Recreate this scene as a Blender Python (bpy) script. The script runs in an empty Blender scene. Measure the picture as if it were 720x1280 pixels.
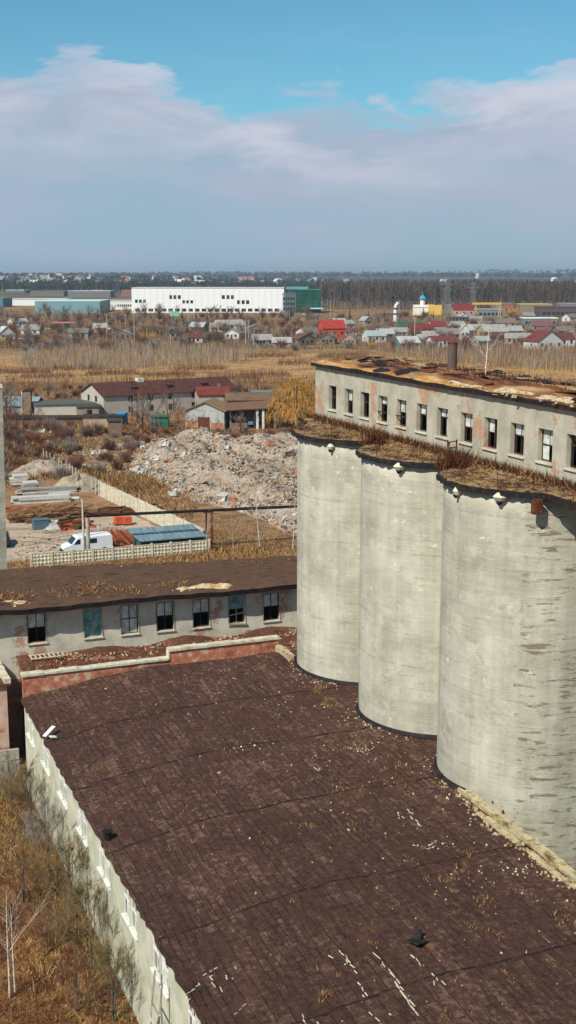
import bpy, math, random
import numpy as np
from math import sin, cos, pi, radians, sqrt, atan2

# ------------------------------------------------------------------ scene basics
SC = bpy.context.scene
COL = SC.collection
CAMZ = 31.0
F_PX = 1560.0
PITCH = math.atan(298 / F_PX)
YAW = radians(21.7)

cam_d = bpy.data.cameras.new('camera'); cam = bpy.data.objects.new('camera', cam_d); COL.objects.link(cam)
cam.location = (0, 0, CAMZ); cam.rotation_euler = (pi / 2 - PITCH, 0, -YAW)
cam_d.sensor_fit = 'VERTICAL'; cam_d.sensor_height = 24; cam_d.lens = 24 * F_PX / 1280
cam_d.clip_start = 0.5; cam_d.clip_end = 40000
SC.camera = cam
SC.view_settings.view_transform = 'Standard'; SC.view_settings.look = 'None'
SC.view_settings.exposure = 0.22; SC.view_settings.gamma = 1
try: SC.view_settings.use_curve_mapping = False
except Exception: pass
SC.cycles.max_bounces = 5; SC.cycles.diffuse_bounces = 2; SC.cycles.glossy_bounces = 2
SC.cycles.transparent_max_bounces = 6; SC.cycles.volume_bounces = 0
SC.cycles.use_denoising = True

def ray(px, py):
    cx = (px - 360) / F_PX; cy = (640 - py) / F_PX
    c, s = cos(PITCH), sin(PITCH)
    y = c + cy * s; z = -s + cy * c
    return (cx * cos(YAW) + y * sin(YAW), -cx * sin(YAW) + y * cos(YAW), z)
def gp(px, py, z=0.0):
    "world point of the plane at height z seen along a direction"
    r = ray(px, py); t = (z - CAMZ) / r[2]
    return (r[0] * t, r[1] * t)
def mpx(p): return sqrt(p[0] ** 2 + p[1] ** 2 + CAMZ ** 2) / F_PX

# ------------------------------------------------------------------ mesh builder
class MB:
    def __init__(s): s.v = []; s.f = []; s.m = []
    def face(s, pts, m=0):
        n = len(s.v); s.v.extend(pts); s.f.append(tuple(range(n, n + len(pts)))); s.m.append(m)
    def box(s, x0, x1, y0, y1, z0, z1, m=0):
        n = len(s.v)
        s.v += [(x0,y0,z0),(x1,y0,z0),(x1,y1,z0),(x0,y1,z0),(x0,y0,z1),(x1,y0,z1),(x1,y1,z1),(x0,y1,z1)]
        for q in ((0,3,2,1),(4,5,6,7),(0,1,5,4),(1,2,6,5),(2,3,7,6),(3,0,4,7)):
            s.f.append(tuple(n + i for i in q)); s.m.append(m)
    def obox(s, c, size, rz=0, m=0, tilt=0, roll=0):
        n = len(s.v); a, b, h = size[0] / 2, size[1] / 2, size[2] / 2
        ca, sa, ct, st, cr, sr = cos(rz), sin(rz), cos(tilt), sin(tilt), cos(roll), sin(roll)
        for (x, y, z) in ((-a,-b,-h),(a,-b,-h),(a,b,-h),(-a,b,-h),(-a,-b,h),(a,-b,h),(a,b,h),(-a,b,h)):
            y, z = y * cr - z * sr, y * sr + z * cr
            x, z = x * ct + z * st, -x * st + z * ct
            s.v.append((c[0] + x * ca - y * sa, c[1] + x * sa + y * ca, c[2] + z))
        for q in ((0,3,2,1),(4,5,6,7),(0,1,5,4),(1,2,6,5),(2,3,7,6),(3,0,4,7)):
            s.f.append(tuple(n + i for i in q)); s.m.append(m)
    def chunk(s, c, r, rng, m=0):
        "irregular broken lump"
        n = len(s.v)
        a = rng.random() * 6.28
        for k in range(4):
            t = a + k * 1.57 + rng.uniform(-.3, .3); q = r * rng.uniform(.6, 1.2)
            s.v.append((c[0] + cos(t) * q, c[1] + sin(t) * q, c[2] - r * .3))
            q *= rng.uniform(.5, .95)
            s.v.append((c[0] + cos(t + .3) * q, c[1] + sin(t + .3) * q, c[2] + r * rng.uniform(.15, .8)))
        for k in range(4):
            i, j = n + 2 * k, n + 2 * ((k + 1) % 4)
            s.f.append((i, j, j + 1, i + 1)); s.m.append(m)
        s.f.append((n + 1, n + 3, n + 5, n + 7)); s.m.append(m)
    def tube(s, p0, p1, r0, r1=None, n=6, m=0, cap=True):
        r1 = r0 if r1 is None else r1
        dx, dy, dz = (p1[i] - p0[i] for i in range(3)); L = sqrt(dx*dx + dy*dy + dz*dz) or 1e-6
        d = (dx / L, dy / L, dz / L)
        a = (0, 0, 1) if abs(d[2]) < .9 else (1, 0, 0)
        u = (d[1]*a[2]-d[2]*a[1], d[2]*a[0]-d[0]*a[2], d[0]*a[1]-d[1]*a[0])
        l = sqrt(sum(q*q for q in u)); u = tuple(q / l for q in u)
        w = (d[1]*u[2]-d[2]*u[1], d[2]*u[0]-d[0]*u[2], d[0]*u[1]-d[1]*u[0])
        b = len(s.v)
        for p, r in ((p0, r0), (p1, r1)):
            for k in range(n):
                t = 2 * pi * k / n; c_, s_ = cos(t) * r, sin(t) * r
                s.v.append(tuple(p[i] + u[i] * c_ + w[i] * s_ for i in range(3)))
        for k in range(n):
            s.f.append((b + k, b + (k + 1) % n, b + n + (k + 1) % n, b + n + k)); s.m.append(m)
        if cap:
            s.f.append(tuple(b + k for k in range(n - 1, -1, -1))); s.m.append(m)
            s.f.append(tuple(b + n + k for k in range(n))); s.m.append(m)
    def prism(s, poly, z0, z1, m=0, mt=None):
        n = len(poly); b = len(s.v)
        s.v += [(p[0], p[1], z0) for p in poly] + [(p[0], p[1], z1) for p in poly]
        for k in range(n):
            s.f.append((b + k, b + (k + 1) % n, b + n + (k + 1) % n, b + n + k)); s.m.append(m)
        s.f.append(tuple(b + k for k in range(n - 1, -1, -1))); s.m.append(m)
        s.f.append(tuple(b + n + k for k in range(n))); s.m.append(m if mt is None else mt)
    def blade(s, p, h, w, rng, lean=.35, m=0):
        a = rng.random() * 6.28; b = rng.random() * 6.28; l = h * lean * rng.random()
        ca, sa = cos(a) * w / 2, sin(a) * w / 2
        n = len(s.v)
        s.v += [(p[0]-ca, p[1]-sa, p[2]), (p[0]+ca, p[1]+sa, p[2]), (p[0]+cos(b)*l, p[1]+sin(b)*l, p[2]+h)]
        s.f.append((n, n+1, n+2)); s.m.append(m)
    def twig(s, p, q, w, rng, m=0):
        n = len(s.v); a = rng.random() * 6.28
        ca, sa = cos(a) * w / 2, sin(a) * w / 2
        s.v += [(p[0]-ca, p[1]-sa, p[2]), (p[0]+ca, p[1]+sa, p[2]), (q[0], q[1], q[2])]
        s.f.append((n, n+1, n+2)); s.m.append(m)
    def mesh(s, name, mats, off=(0, 0, 0)):
        me = bpy.data.meshes.new(name)
        ox, oy, oz = off
        me.from_pydata([(x-ox, y-oy, z-oz) for x, y, z in s.v], [], s.f)
        if not isinstance(mats, (list, tuple)): mats = [mats]
        for mm in mats: me.materials.append(mm)
        if len(mats) > 1: me.polygons.foreach_set('material_index', s.m)
        me.update(); return me
    def build(s, name, mats, parent=None, off=None, smooth=False):
        if off is None: off = parent.get('_o', (0, 0, 0)) if parent is not None else (0, 0, 0)
        off = tuple(off)
        me = s.mesh(name, mats, off)
        if smooth: me.polygons.foreach_set('use_smooth', [True] * len(me.polygons))
        o = bpy.data.objects.new(name, me); COL.objects.link(o)
        if parent is None: o.location = off
        else: o.parent = parent
        return o

def tag(o, label=None, cat=None, group=None, kind=None):
    if label: o['label'] = label
    if cat: o['category'] = cat
    if group: o['group'] = group
    if kind: o['kind'] = kind
    return o
OFFS = {}
def thing(name, label, cat, loc=(0, 0, 0), rz=0, group=None):
    o = bpy.data.objects.new(name, None); COL.objects.link(o); o.empty_display_size = .5
    o.location = loc; o.rotation_euler = (0, 0, rz)
    return tag(o, label, cat, group)
def wbuild(mb, name, mats, root, smooth=False, sub=None):
    "mesh written in world coordinates, parented to an unrotated root (sub: a part that already sits at the root's origin)"
    o = mb.build(name, mats, root if sub is None else sub, off=tuple(root.location), smooth=smooth)
    return o
def copy_tree(o, parent=None):
    c = o.copy(); COL.objects.link(c)
    if parent is not None: c.parent = parent
    for ch in list(o.children): copy_tree(ch, c)
    return c

# ------------------------------------------------------------------ materials
def lin(r, g, b):
    f = lambda c: (c / 255 / 12.92) if c / 255 <= .04045 else ((c / 255 + .055) / 1.055) ** 2.4
    return (f(r), f(g), f(b), 1)
class NT:
    def __init__(s, name):
        s.mat = bpy.data.materials.new(name); s.mat.use_nodes = True; s.t = s.mat.node_tree
        s.b = s.t.nodes['Principled BSDF']; s.b.inputs['Roughness'].default_value = .9
        s.b.inputs['Specular IOR Level'].default_value = .25
    def n(s, typ, **kw):
        x = s.t.nodes.new(typ)
        for k, v in kw.items(): setattr(x, k, v)
        return x
    def link(s, a, b): s.t.links.new(a, b)
    def coord(s, out='Object'): return s.n('ShaderNodeTexCoord').outputs[out]
    def mapping(s, vec, scale=(1,1,1), loc=(0,0,0), rot=(0,0,0)):
        m = s.n('ShaderNodeMapping'); s.link(vec, m.inputs['Vector'])
        m.inputs['Scale'].default_value = scale; m.inputs['Location'].default_value = loc; m.inputs['Rotation'].default_value = rot
        return m.outputs[0]
    def noise(s, vec, scale=1, detail=5, rough=.6, dist=0):
        x = s.n('ShaderNodeTexNoise'); s.link(vec, x.inputs['Vector'])
        x.inputs['Scale'].default_value = scale; x.inputs['Detail'].default_value = detail
        x.inputs['Roughness'].default_value = rough; x.inputs['Distortion'].default_value = dist
        return x.outputs['Fac']
    def ramp(s, fac, stops, interp='LINEAR'):
        r = s.n('ShaderNodeValToRGB'); s.link(fac, r.inputs[0]); cr = r.color_ramp; cr.interpolation = interp
        while len(cr.elements) < len(stops): cr.elements.new(.5)
        for e, (p, c) in zip(cr.elements, stops):
            e.position = p; e.color = c if not isinstance(c, (int, float)) else (c, c, c, 1)
        return r.outputs[0]
    def mix(s, fac, a, b, mode='MIX'):
        x = s.n('ShaderNodeMix', data_type='RGBA', blend_type=mode)
        for i, v in ((0, fac), (6, a), (7, b)):
            if isinstance(v, (int, float)): x.inputs[i].default_value = v
            elif isinstance(v, tuple): x.inputs[i].default_value = v
            else: s.link(v, x.inputs[i])
        return x.outputs[2]
    def math(s, op, a, b=0.0, clamp=False):
        x = s.n('ShaderNodeMath', operation=op, use_clamp=clamp)
        for i, v in ((0, a), (1, b)):
            if isinstance(v, (int, float)): x.inputs[i].default_value = v
            else: s.link(v, x.inputs[i])
        return x.outputs[0]
    def sep(s, vec):
        x = s.n('ShaderNodeSeparateXYZ'); s.link(vec, x.inputs[0]); return x.outputs
    def out(s, col=None, h=None, strength=.4, dist=.05, rough=None):
        if col is not None:
            if isinstance(col, tuple): s.b.inputs['Base Color'].default_value = col
            else: s.link(col, s.b.inputs['Base Color'])
        if h is not None:
            b = s.n('ShaderNodeBump'); b.inputs['Strength'].default_value = strength; b.inputs['Distance'].default_value = dist
            s.link(h, b.inputs['Height']); s.link(b.outputs[0], s.b.inputs['Normal'])
        if rough is not None: s.b.inputs['Roughness'].default_value = rough
        return s.mat
def simple(name, cols, scale=1.0, stretch=(1,1,1), strength=.3, dist=.03, rough=.9, detail=6, nr=.65):
    "noise through a ramp of the given sRGB colours"
    t = NT(name); v = t.mapping(t.coord(), stretch)
    f = t.noise(v, scale, detail, nr)
    k = len(cols)
    c = t.ramp(f, [(.32 + .36 * i / max(1, k - 1), lin(*cc)) for i, cc in enumerate(cols)])
    return t.out(c, f, strength, dist, rough)
M = {}
def mat_concrete(name, base, light, dark, wear=None, seed=0.0):
    t = NT(name); c = t.mapping(t.coord(), (1,1,1), (seed, seed * .7, 0))
    a = t.noise(c, .35, 6, .6)
    col = t.ramp(a, [(.3, lin(*dark)), (.5, lin(*base)), (.7, lin(*light))])
    hb = t.noise(t.mapping(c, (.25, .25, 3.2)), 1.1, 5, .65)                    # formwork lifts
    col = t.mix(t.ramp(hb, [(.48, 0.0), (.75, .3)]), col, lin(*light))
    vb = t.noise(t.mapping(c, (2.2, 2.2, .06)), 1.2, 5, .6)                     # run-off streaks
    col = t.mix(t.ramp(vb, [(.45, 0.0), (.75, .35)]), col, lin(dark[0] - 14, dark[1] - 12, dark[2] - 12))
    o_ = t.sep(t.coord())
    ang = t.math('FLOOR', t.math('MULTIPLY', t.math('ARCTAN2', o_[1], o_[0]), 7.0))
    wn_ = t.n('ShaderNodeTexWhiteNoise', noise_dimensions='1D'); t.link(ang, wn_.inputs['W'])
    col = t.mix(t.math('MULTIPLY', wn_.outputs['Value'], .22), col, lin(dark[0] - 4, dark[1] - 4, dark[2] - 6))
    ring = t.math('FRACT', t.math('ADD', t.math('MULTIPLY', o_[2], .83), t.math('MULTIPLY', t.noise(c, .8, 4), .12)))
    rn_ = t.noise(t.mapping(c, (.8, .8, .8), (3, 3, 9)), 1.2, 6, .7)
    col = t.mix(t.math('MULTIPLY', t.ramp(ring, [(0.0, .8), (.07, 0.0), (.93, 0.0), (1.0, .8)]), t.ramp(rn_, [(.45, 0.0), (.6, .6)])), col, lin(dark[0] - 26, dark[1] - 28, dark[2] - 32))
    clus = t.ramp(t.noise(t.mapping(c, (1, 1, 1.5), (17, 4, 2)), .55, 6, .7), [(.5, 0.0), (.6, 1.0)])
    spk = t.ramp(t.noise(t.mapping(c, (1, 1, 1.8), (7, 4, 2)), 4.2, 7, .8), [(.5, 0.0), (.6, .6)])
    col = t.mix(t.math('MULTIPLY', clus, spk), col, lin(dark[0] - 26, dark[1] - 30, dark[2] - 36))
    lt_ = t.noise(t.mapping(c, (.9, .9, 1.2), (2, 14, 2)), 1.0, 9, .72)
    col = t.mix(t.ramp(lt_, [(.51, 0.0), (.66, .5)]), col, lin(light[0] + 4, light[1] + 4, light[2] + 2))
    vl = t.noise(t.mapping(c, (1.1, 1.1, .045), (7, 3, 0)), 1.1, 3, .5)
    col = t.mix(t.ramp(vl, [(.52, 0.0), (.7, .3)]), col, lin(*light))
    br = t.noise(t.mapping(c, (1, 1, 1.3), (3, 1, 5)), 1.15, 8, .8)
    col = t.mix(t.ramp(br, [(.6, 0.0), (.67, .85)]), col, lin(light[0] + 22, light[1] + 22, light[2] + 18))
    ps = t.noise(t.mapping(c, (1, 1, 2.8), (1, 9, 2)), 2.6, 7, .8)
    col = t.mix(t.ramp(ps, [(.62, 0.0), (.7, .6)]), col, lin(dark[0] - 40, dark[1] - 42, dark[2] - 48))
    h = t.math('ADD', hb, t.math('MULTIPLY', ps, -.6))
    if wear:
        o = t.sep(t.coord())
        wn = t.noise(t.mapping(c, (.55, .55, 3.4), (4, 4, 4)), 1.5, 7, .72)
        mask = t.math('MULTIPLY', t.math('GREATER_THAN', t.math('ADD', o[0], t.math('MULTIPLY', t.noise(c, 1.2, 4), .9)), -2.5), t.math('LESS_THAN', o[1], 0))
        wm = t.ramp(wn, [(.56, 0.0), (.6, 1.0)])
        col = t.mix(t.math('MULTIPLY', t.math('MULTIPLY', wm, mask), .8), col, lin(*wear))
        h = t.math('ADD', h, t.math('MULTIPLY', t.math('MULTIPLY', wm, mask), -1.2))
    return t.out(col, h, .55, .05, .92)
def mat_plaster(name, base, dark, brick, lo=.56, seed=0.0, zb=None):
    t = NT(name); c = t.mapping(t.coord(), (1,1,1), (seed, seed, seed))
    a = t.noise(c, .8, 6, .6)
    col = t.ramp(a, [(.3, lin(*dark)), (.6, lin(*base))])
    vb = t.noise(t.mapping(c, (2, 2, .12)), 1.4, 4, .6)
    col = t.mix(t.ramp(vb, [(.5, 0.0), (.8, .4)]), col, lin(*dark))
    p = t.noise(c, .42, 8, .72)
    bt = t.n('ShaderNodeTexBrick'); t.link(t.mapping(t.n('ShaderNodeTexCoord').outputs['Object'], (1,1,1), (0,0,0), (pi/2, 0, 0)), bt.inputs['Vector'])
    bt.inputs['Scale'].default_value = 4; bt.inputs['Color1'].default_value = lin(*brick)
    bt.inputs['Color2'].default_value = lin(brick[0] - 30, brick[1] - 14, brick[2] - 10); bt.inputs['Mortar'].default_value = lin(188, 140, 112)
    if zb is not None:
        z = t.sep(t.coord())[2]
        p = t.math('ADD', p, t.math('MULTIPLY', t.ramp(z, [(zb[0], 0.0), (zb[1], 1.0)]), zb[2]))
    m = t.ramp(p, [(lo, 0.0), (lo + .05, .8)])
    col = t.mix(m, col, bt.outputs[0])
    sp = t.noise(c, 5, 5, .8)
    col = t.mix(t.ramp(sp, [(.66, 0.0), (.72, .4)]), col, lin(dark[0] - 50, dark[1] - 52, dark[2] - 50))
    return t.out(col, t.math('SUBTRACT', a, m), .5, .04, .92)
def mat_brick(name, c1, c2, mortar, scale=4.0, rot=(pi/2, 0, 0), white=.66):
    t = NT(name); c = t.coord()
    bt = t.n('ShaderNodeTexBrick'); t.link(t.mapping(c, (1,1,1), (0,0,0), rot), bt.inputs['Vector'])
    bt.inputs['Scale'].default_value = scale; bt.inputs['Color1'].default_value = lin(*c1)
    bt.inputs['Color2'].default_value = lin(*c2); bt.inputs['Mortar'].default_value = lin(*mortar); bt.inputs['Mortar Size'].default_value = .045
    n = t.noise(c, 1.6, 7, .75)
    col = t.mix(t.ramp(n, [(.34, .75), (.5, 0.0)]), bt.outputs[0], lin(c2[0] * .55, c2[1] * .6, c2[2] * .7))
    col = t.mix(t.ramp(n, [(white - .06, 0.0), (white, .8)]), col, lin(205, 190, 165))
    return t.out(col, t.math('ADD', n, bt.outputs['Fac']), .5, .03, .92)
def mat_bitumen(name, cols, lightc, wsheet=.3, lsheet=.85, seed=0.0):
    t = NT(name); c = t.mapping(t.coord(), (1,1,1), (seed, seed, 0))
    wob = t.n('ShaderNodeTexNoise'); t.link(c, wob.inputs['Vector']); wob.inputs['Scale'].default_value = .9; wob.inputs['Detail'].default_value = 5
    va = t.n('ShaderNodeVectorMath', operation='MULTIPLY_ADD'); t.link(wob.outputs['Color'], va.inputs[0]); va.inputs[1].default_value = (.24, .3, 0); t.link(c, va.inputs[2])
    vec = t.mapping(va.outputs[0], (1,1,1), (0,0,0), (0, 0, pi / 2))
    bt = t.n('ShaderNodeTexBrick'); t.link(vec, bt.inputs['Vector'])
    bt.inputs['Scale'].default_value = 1; bt.inputs['Brick Width'].default_value = lsheet; bt.inputs['Row Height'].default_value = wsheet
    bt.inputs['Mortar Size'].default_value = .022; bt.inputs['Mortar Smooth'].default_value = .5; bt.inputs['Bias'].default_value = .1
    bt.inputs['Color1'].default_value = (.4, .4, .4, 1); bt.inputs['Color2'].default_value = (.62, .62, .62, 1); bt.inputs['Mortar'].default_value = (.05, .05, .05, 1)
    b2 = t.n('ShaderNodeTexBrick'); t.link(t.mapping(va.outputs[0], (1,1,1), (3.1, .7, 0), (0, 0, pi / 2 + .02)), b2.inputs['Vector'])
    b2.inputs['Scale'].default_value = 1; b2.inputs['Brick Width'].default_value = lsheet * 2.7; b2.inputs['Row Height'].default_value = wsheet * 1.9; b2.inputs['Mortar Size'].default_value = .03; b2.inputs['Mortar Smooth'].default_value = .8
    b2.inputs['Color1'].default_value = (.4, .4, .4, 1); b2.inputs['Color2'].default_value = (.62, .62, .62, 1); b2.inputs['Mortar'].default_value = (.1, .1, .1, 1)
    sel = t.ramp(t.noise(c, .45, 4, .6), [(.44, 0.0), (.54, 1.0)])
    brk = t.mix(sel, bt.outputs[0], b2.outputs[0])
    rag = t.noise(t.mapping(c, (1, 1, 1), (4, 8, 0)), 1.3, 8, .8)
    brk = t.mix(t.ramp(rag, [(.5, 0.0), (.62, .75)]), brk, (.5, .5, .5, 1))
    fine = t.noise(c, 3.6, 9, .84); big = t.noise(c, .22, 6, .6)
    along = t.noise(t.mapping(va.outputs[0], (3.2, .45, 1)), 1.5, 7, .76)
    v = t.math('ADD', t.math('MULTIPLY', brk, .46), t.math('ADD', t.math('MULTIPLY', fine, .9), t.math('ADD', t.math('MULTIPLY', big, .22), t.math('MULTIPLY', along, .34))))
    v = t.math('MULTIPLY', v, .925)
    col = t.ramp(v, [(.6, lin(*cols[0])), (.76, lin(*cols[1])), (.92, lin(*cols[2])), (1.0, lin(*cols[3]))])
    dk = t.noise(t.mapping(c, (1, .6, 1), (14, 3, 0)), 3.1, 8, .8)
    col = t.mix(t.ramp(dk, [(.3, .85), (.42, 0.0)]), col, lin(20, 14, 12))
    crk = t.noise(t.mapping(c, (1.7, .9, 1), (9, 2, 0)), 2.4, 9, .82)
    col = t.mix(t.ramp(crk, [(.62, 0.0), (.7, .8)]), col, lin(*lightc))
    moss = t.noise(t.mapping(c, (1,1,1), (31, 12, 0)), .5, 8, .78)
    col = t.mix(t.ramp(moss, [(.56, 0.0), (.7, .55)]), col, lin(128, 90, 60))
    h = t.math('ADD', v, t.math('MULTIPLY', along, .5))
    return t.out(col, h, 1.0, .2, .95)
def mat_ground():
    t = NT('dry_ground'); c = t.coord()
    big = t.noise(c, .012, 6, .6, .4); mid = t.noise(c, .11, 7, .68); fine = t.noise(c, 1.7, 6, .72)
    a = t.ramp(mid, [(.3, lin(88, 62, 40)), (.45, lin(128, 92, 58)), (.58, lin(158, 122, 78)), (.72, lin(104, 92, 50))])
    b = t.ramp(mid, [(.3, lin(98, 84, 50)), (.5, lin(150, 120, 76)), (.7, lin(176, 146, 96))])
    col = t.mix(t.ramp(big, [(.42, 0.0), (.58, 1.0)]), a, b)
    col = t.mix(t.ramp(fine, [(.36, .65), (.52, 0.0)]), col, lin(78, 56, 36))
    col = t.mix(t.ramp(fine, [(.56, 0.0), (.74, .5)]), col, lin(188, 156, 108))
    far = t.math('DIVIDE', t.sep(c)[1], 2600, True)
    far = t.ramp(far, [(.45, 0.0), (.8, 1.0)])
    dk = t.noise(t.mapping(c, (1, 2.5, 1)), .004, 5, .6)
    fc = t.ramp(dk, [(.4, lin(44, 50, 42)), (.55, lin(66, 66, 48)), (.66, lin(120, 110, 78))])
    return t.out(t.mix(far, col, fc), fine, .6, .2, .95)

M['ground'] = mat_ground()
M['silo'] = [mat_concrete('silo_concrete', (180, 174, 155), (206, 200, 182), (156, 149, 131), (118, 104, 78) if k == 2 else None, 3.1 * k) for k in range(3)]
M['concrete'] = mat_concrete('aged_concrete', (170, 166, 148), (194, 190, 172), (140, 136, 120), None, 20)
M['gallery'] = mat_plaster('gallery_plaster', (188, 181, 161), (156, 148, 130), (190, 122, 88), .55, 0, (1.0, 3.4, .16))
M['long_wall'] = mat_plaster('grey_plaster', (206, 199, 180), (176, 168, 150), (180, 116, 88), .56, 8)
M['left_wall'] = mat_plaster('cream_plaster', (204, 200, 176), (166, 164, 138), (180, 130, 96), .7, 5)
M['pink_wall'] = mat_plaster('pink_plaster', (214, 186, 166), (190, 150, 130), (186, 92, 64), .5, 12)
M['brick'] = mat_brick('red_brick', (206, 110, 76), (176, 82, 56), (190, 150, 122), white=.6)
M['brick_x'] = mat_brick('red_brick_return', (176, 84, 58), (150, 66, 46), (176, 150, 126), rot=(0, pi/2, pi/2))
M['oldbrick'] = mat_brick('old_brick', (150, 104, 82), (128, 84, 64), (160, 146, 126))
M['roof'] = mat_bitumen('bitumen_roof', [(22, 14, 11), (70, 44, 36), (96, 66, 54), (142, 110, 92)], (166, 134, 112))
M['roof_mid'] = mat_bitumen('bitumen_litter', [(44, 28, 26), (84, 54, 44), (116, 74, 54), (146, 98, 70)], (186, 150, 122), .6, 1.4, 9)
M['roof_back'] = simple('old_bitumen', [(42, 28, 22), (72, 50, 38), (98, 72, 52), (70, 50, 40), (134, 102, 70)], 1.3, (.5, 1.7, 1), .8, .08, detail=9, nr=.75)
M['tar'] = simple('tar', [(20, 18, 20), (34, 28, 28), (58, 44, 40)], 3, (1,1,1), .6, .05, .75)
M['joint'] = simple('worn_tar', [(26, 18, 16), (40, 28, 24), (80, 56, 46)], 3.5, (1,1,1), .6, .05)
M['coping'] = simple('coping_concrete', [(168, 156, 132), (204, 194, 168), (222, 214, 192)], 2.2, (1,1,1), .5, .04)
M['gutter'] = simple('lichen_concrete', [(92, 72, 48), (164, 144, 104), (196, 182, 146), (160, 120, 62)], 2.2, (1, .6, 1), .7, .06)
M['woodgrey'] = simple('weathered_wood', [(120, 112, 98), (158, 148, 130), (190, 182, 164)], 3, (1,1,.3), .3, .02)
M['wooddark'] = simple('dark_wood', [(44, 34, 28), (72, 56, 44)], 3)
M['white'] = simple('whitewash', [(208, 206, 196), (232, 230, 222)], 1.5)
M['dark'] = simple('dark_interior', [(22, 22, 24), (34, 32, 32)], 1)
M['interior'] = simple('interior_plaster', [(92, 88, 80), (128, 122, 110)], 1)
t_ = NT('sheen_glass'); M['glass'] = t_.out(t_.ramp(t_.noise(t_.coord(), 2.5, 4), [(.4, lin(168, 172, 164)), (.6, lin(218, 218, 208))]), rough=.6)  # matt pale colour stands in for the bright reflection on the panes
t_ = NT('dark_glass'); t_.b.inputs['Specular IOR Level'].default_value = .6; M['dglass'] = t_.out(lin(30, 44, 50), rough=.12)
t_ = NT('teal_glass'); M['tglass'] = t_.out(t_.ramp(t_.noise(t_.coord(), 2, 3), [(.4, lin(70, 124, 126)), (.6, lin(128, 170, 166))]), rough=.2)
M['rust'] = simple('rusty_iron', [(58, 34, 24), (96, 54, 34), (130, 78, 48)], 6)
M['deadbrush'] = [simple('dead_stalks_' + n, c, 3) for n, c in (('rust', [(84, 46, 30), (112, 64, 40)]), ('dark', [(44, 28, 22), (66, 42, 32)]), ('straw', [(160, 122, 70), (190, 152, 96)]))]
GR = [simple('grass_' + n, c, .6, (1,1,1), 0) for n, c in (('straw', [(176, 142, 88), (206, 174, 118)]), ('ochre', [(142, 102, 58), (172, 128, 76)]), ('rust', [(112, 66, 36), (140, 88, 50)]), ('brown', [(70, 46, 30), (98, 68, 42)]), ('olive', [(104, 100, 48), (132, 124, 66)]))]
M['bark'] = simple('grey_bark', [(84, 72, 62), (124, 110, 98)], 4)
M['barkd'] = simple('dark_bark', [(56, 46, 40), (82, 68, 58)], 4)
M['birch'] = simple('birch_bark', [(120, 106, 92), (204, 194, 180), (226, 218, 206)], 7)
M['twig'] = simple('brown_twigs', [(92, 70, 56), (126, 100, 82)], .5)
M['twigr'] = simple('reddish_twigs', [(98, 58, 42), (132, 86, 62)], .5)
M['twiggrey'] = simple('grey_twigs', [(124, 112, 100), (158, 144, 130)], .5)
M['twigol'] = simple('olive_twigs', [(104, 88, 54), (142, 122, 80)], .5)
M['willow'] = simple('willow_twigs', [(164, 116, 42), (198, 148, 64)], .5)
M['willowy'] = simple('yellow_twigs', [(176, 136, 52), (204, 166, 84)], .5)
M['pine'] = simple('pine_needles', [(34, 48, 36), (52, 66, 46)], .5)
PAL = {}
def paint(name, rgb, v=14, rough=.8, scale=.8, stretch=(1,1,1)):
    k = (name, rgb)
    if k not in PAL:
        PAL[k] = simple(name, [tuple(max(0, q - v) for q in rgb), rgb, tuple(min(255, q + v // 2) for q in rgb)], scale, stretch, .2, .02, rough)
    return PAL[k]

# ------------------------------------------------------------------ world, sun
SUN_AZ = atan2(-.85, -.52)          # direction towards the sun, measured from +Y clockwise
SUN_EL = radians(45)
w = bpy.data.worlds.new('World'); SC.world = w; w.use_nodes = True
wt = w.node_tree; bg = wt.nodes['Background']; bg.inputs['Strength'].default_value = .1
class WN(NT):
    def __init__(s): s.t = wt
W = WN()
sky = W.n('ShaderNodeTexSky', sky_type='NISHITA'); sky.sun_disc = False
sky.sun_elevation = SUN_EL; sky.sun_rotation = SUN_AZ; sky.altitude = 200; sky.dust_density = .4; sky.air_density = 1.0; sky.ozone_density = 2.5
d = W.coord('Generated'); sx, sy, sz = W.sep(d)
az = W.math('ARCTAN2', sx, sy)
cv = W.n('ShaderNodeCombineXYZ'); W.link(W.math('MULTIPLY', az, 4.2), cv.inputs[0]); W.link(W.math('MULTIPLY', sz, 12), cv.inputs[1])
cvec = cv.outputs[0]
n1 = W.noise(W.mapping(cvec, (1, 1.2, 1), (2.35, 0, 0)), 2.4, 8, .58, .3)
n2 = W.noise(W.mapping(cvec, (1, 1.5, 1), (7.1, 2, 0)), 1.5, 6, .55, .2)
soft = W.noise(W.mapping(cvec, (.6, .8, 1), (1.3, 4, 0)), .9, 4, .5)
# the cloud bank's top is higher or lower by direction (azimuth), with billows on it
ra = W.math('DIVIDE', W.math('ADD', W.math('SUBTRACT', az, YAW), .6), 1.2, True)
tops = [(0, .13), (.2, .17), (.33, .158), (.37, .160), (.415, .156), (.445, .136), (.485, .126), (.53, .138), (.58, .138), (.63, .148), (.7, .15), (.82, .13), (1, .16)]
top = W.math('MULTIPLY', W.ramp(ra, [(p, v * 5) for p, v in tops]), .2)
dd_ = W.math('ADD', W.math('MULTIPLY', W.math('SUBTRACT', top, sz), 42.0), W.math('MULTIPLY', W.math('SUBTRACT', n1, .5), 5.0))
cm = W.ramp(dd_, [(0.0, 0.0), (.25, .55), (.9, 1.0)])
wisp = W.math('MULTIPLY', W.ramp(n2, [(.52, 0.0), (.72, .4)]), W.ramp(W.math('MULTIPLY', W.math('SUBTRACT', top, sz), 20.0), [(0.0, 0.25), (.5, 1.0)]))
cm = W.math('MAXIMUM', cm, wisp)
K = 10 / 2 ** .22
def wl(r, g, b): c = lin(r, g, b); return (c[0] * K, c[1] * K, c[2] * K, 1)
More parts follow.
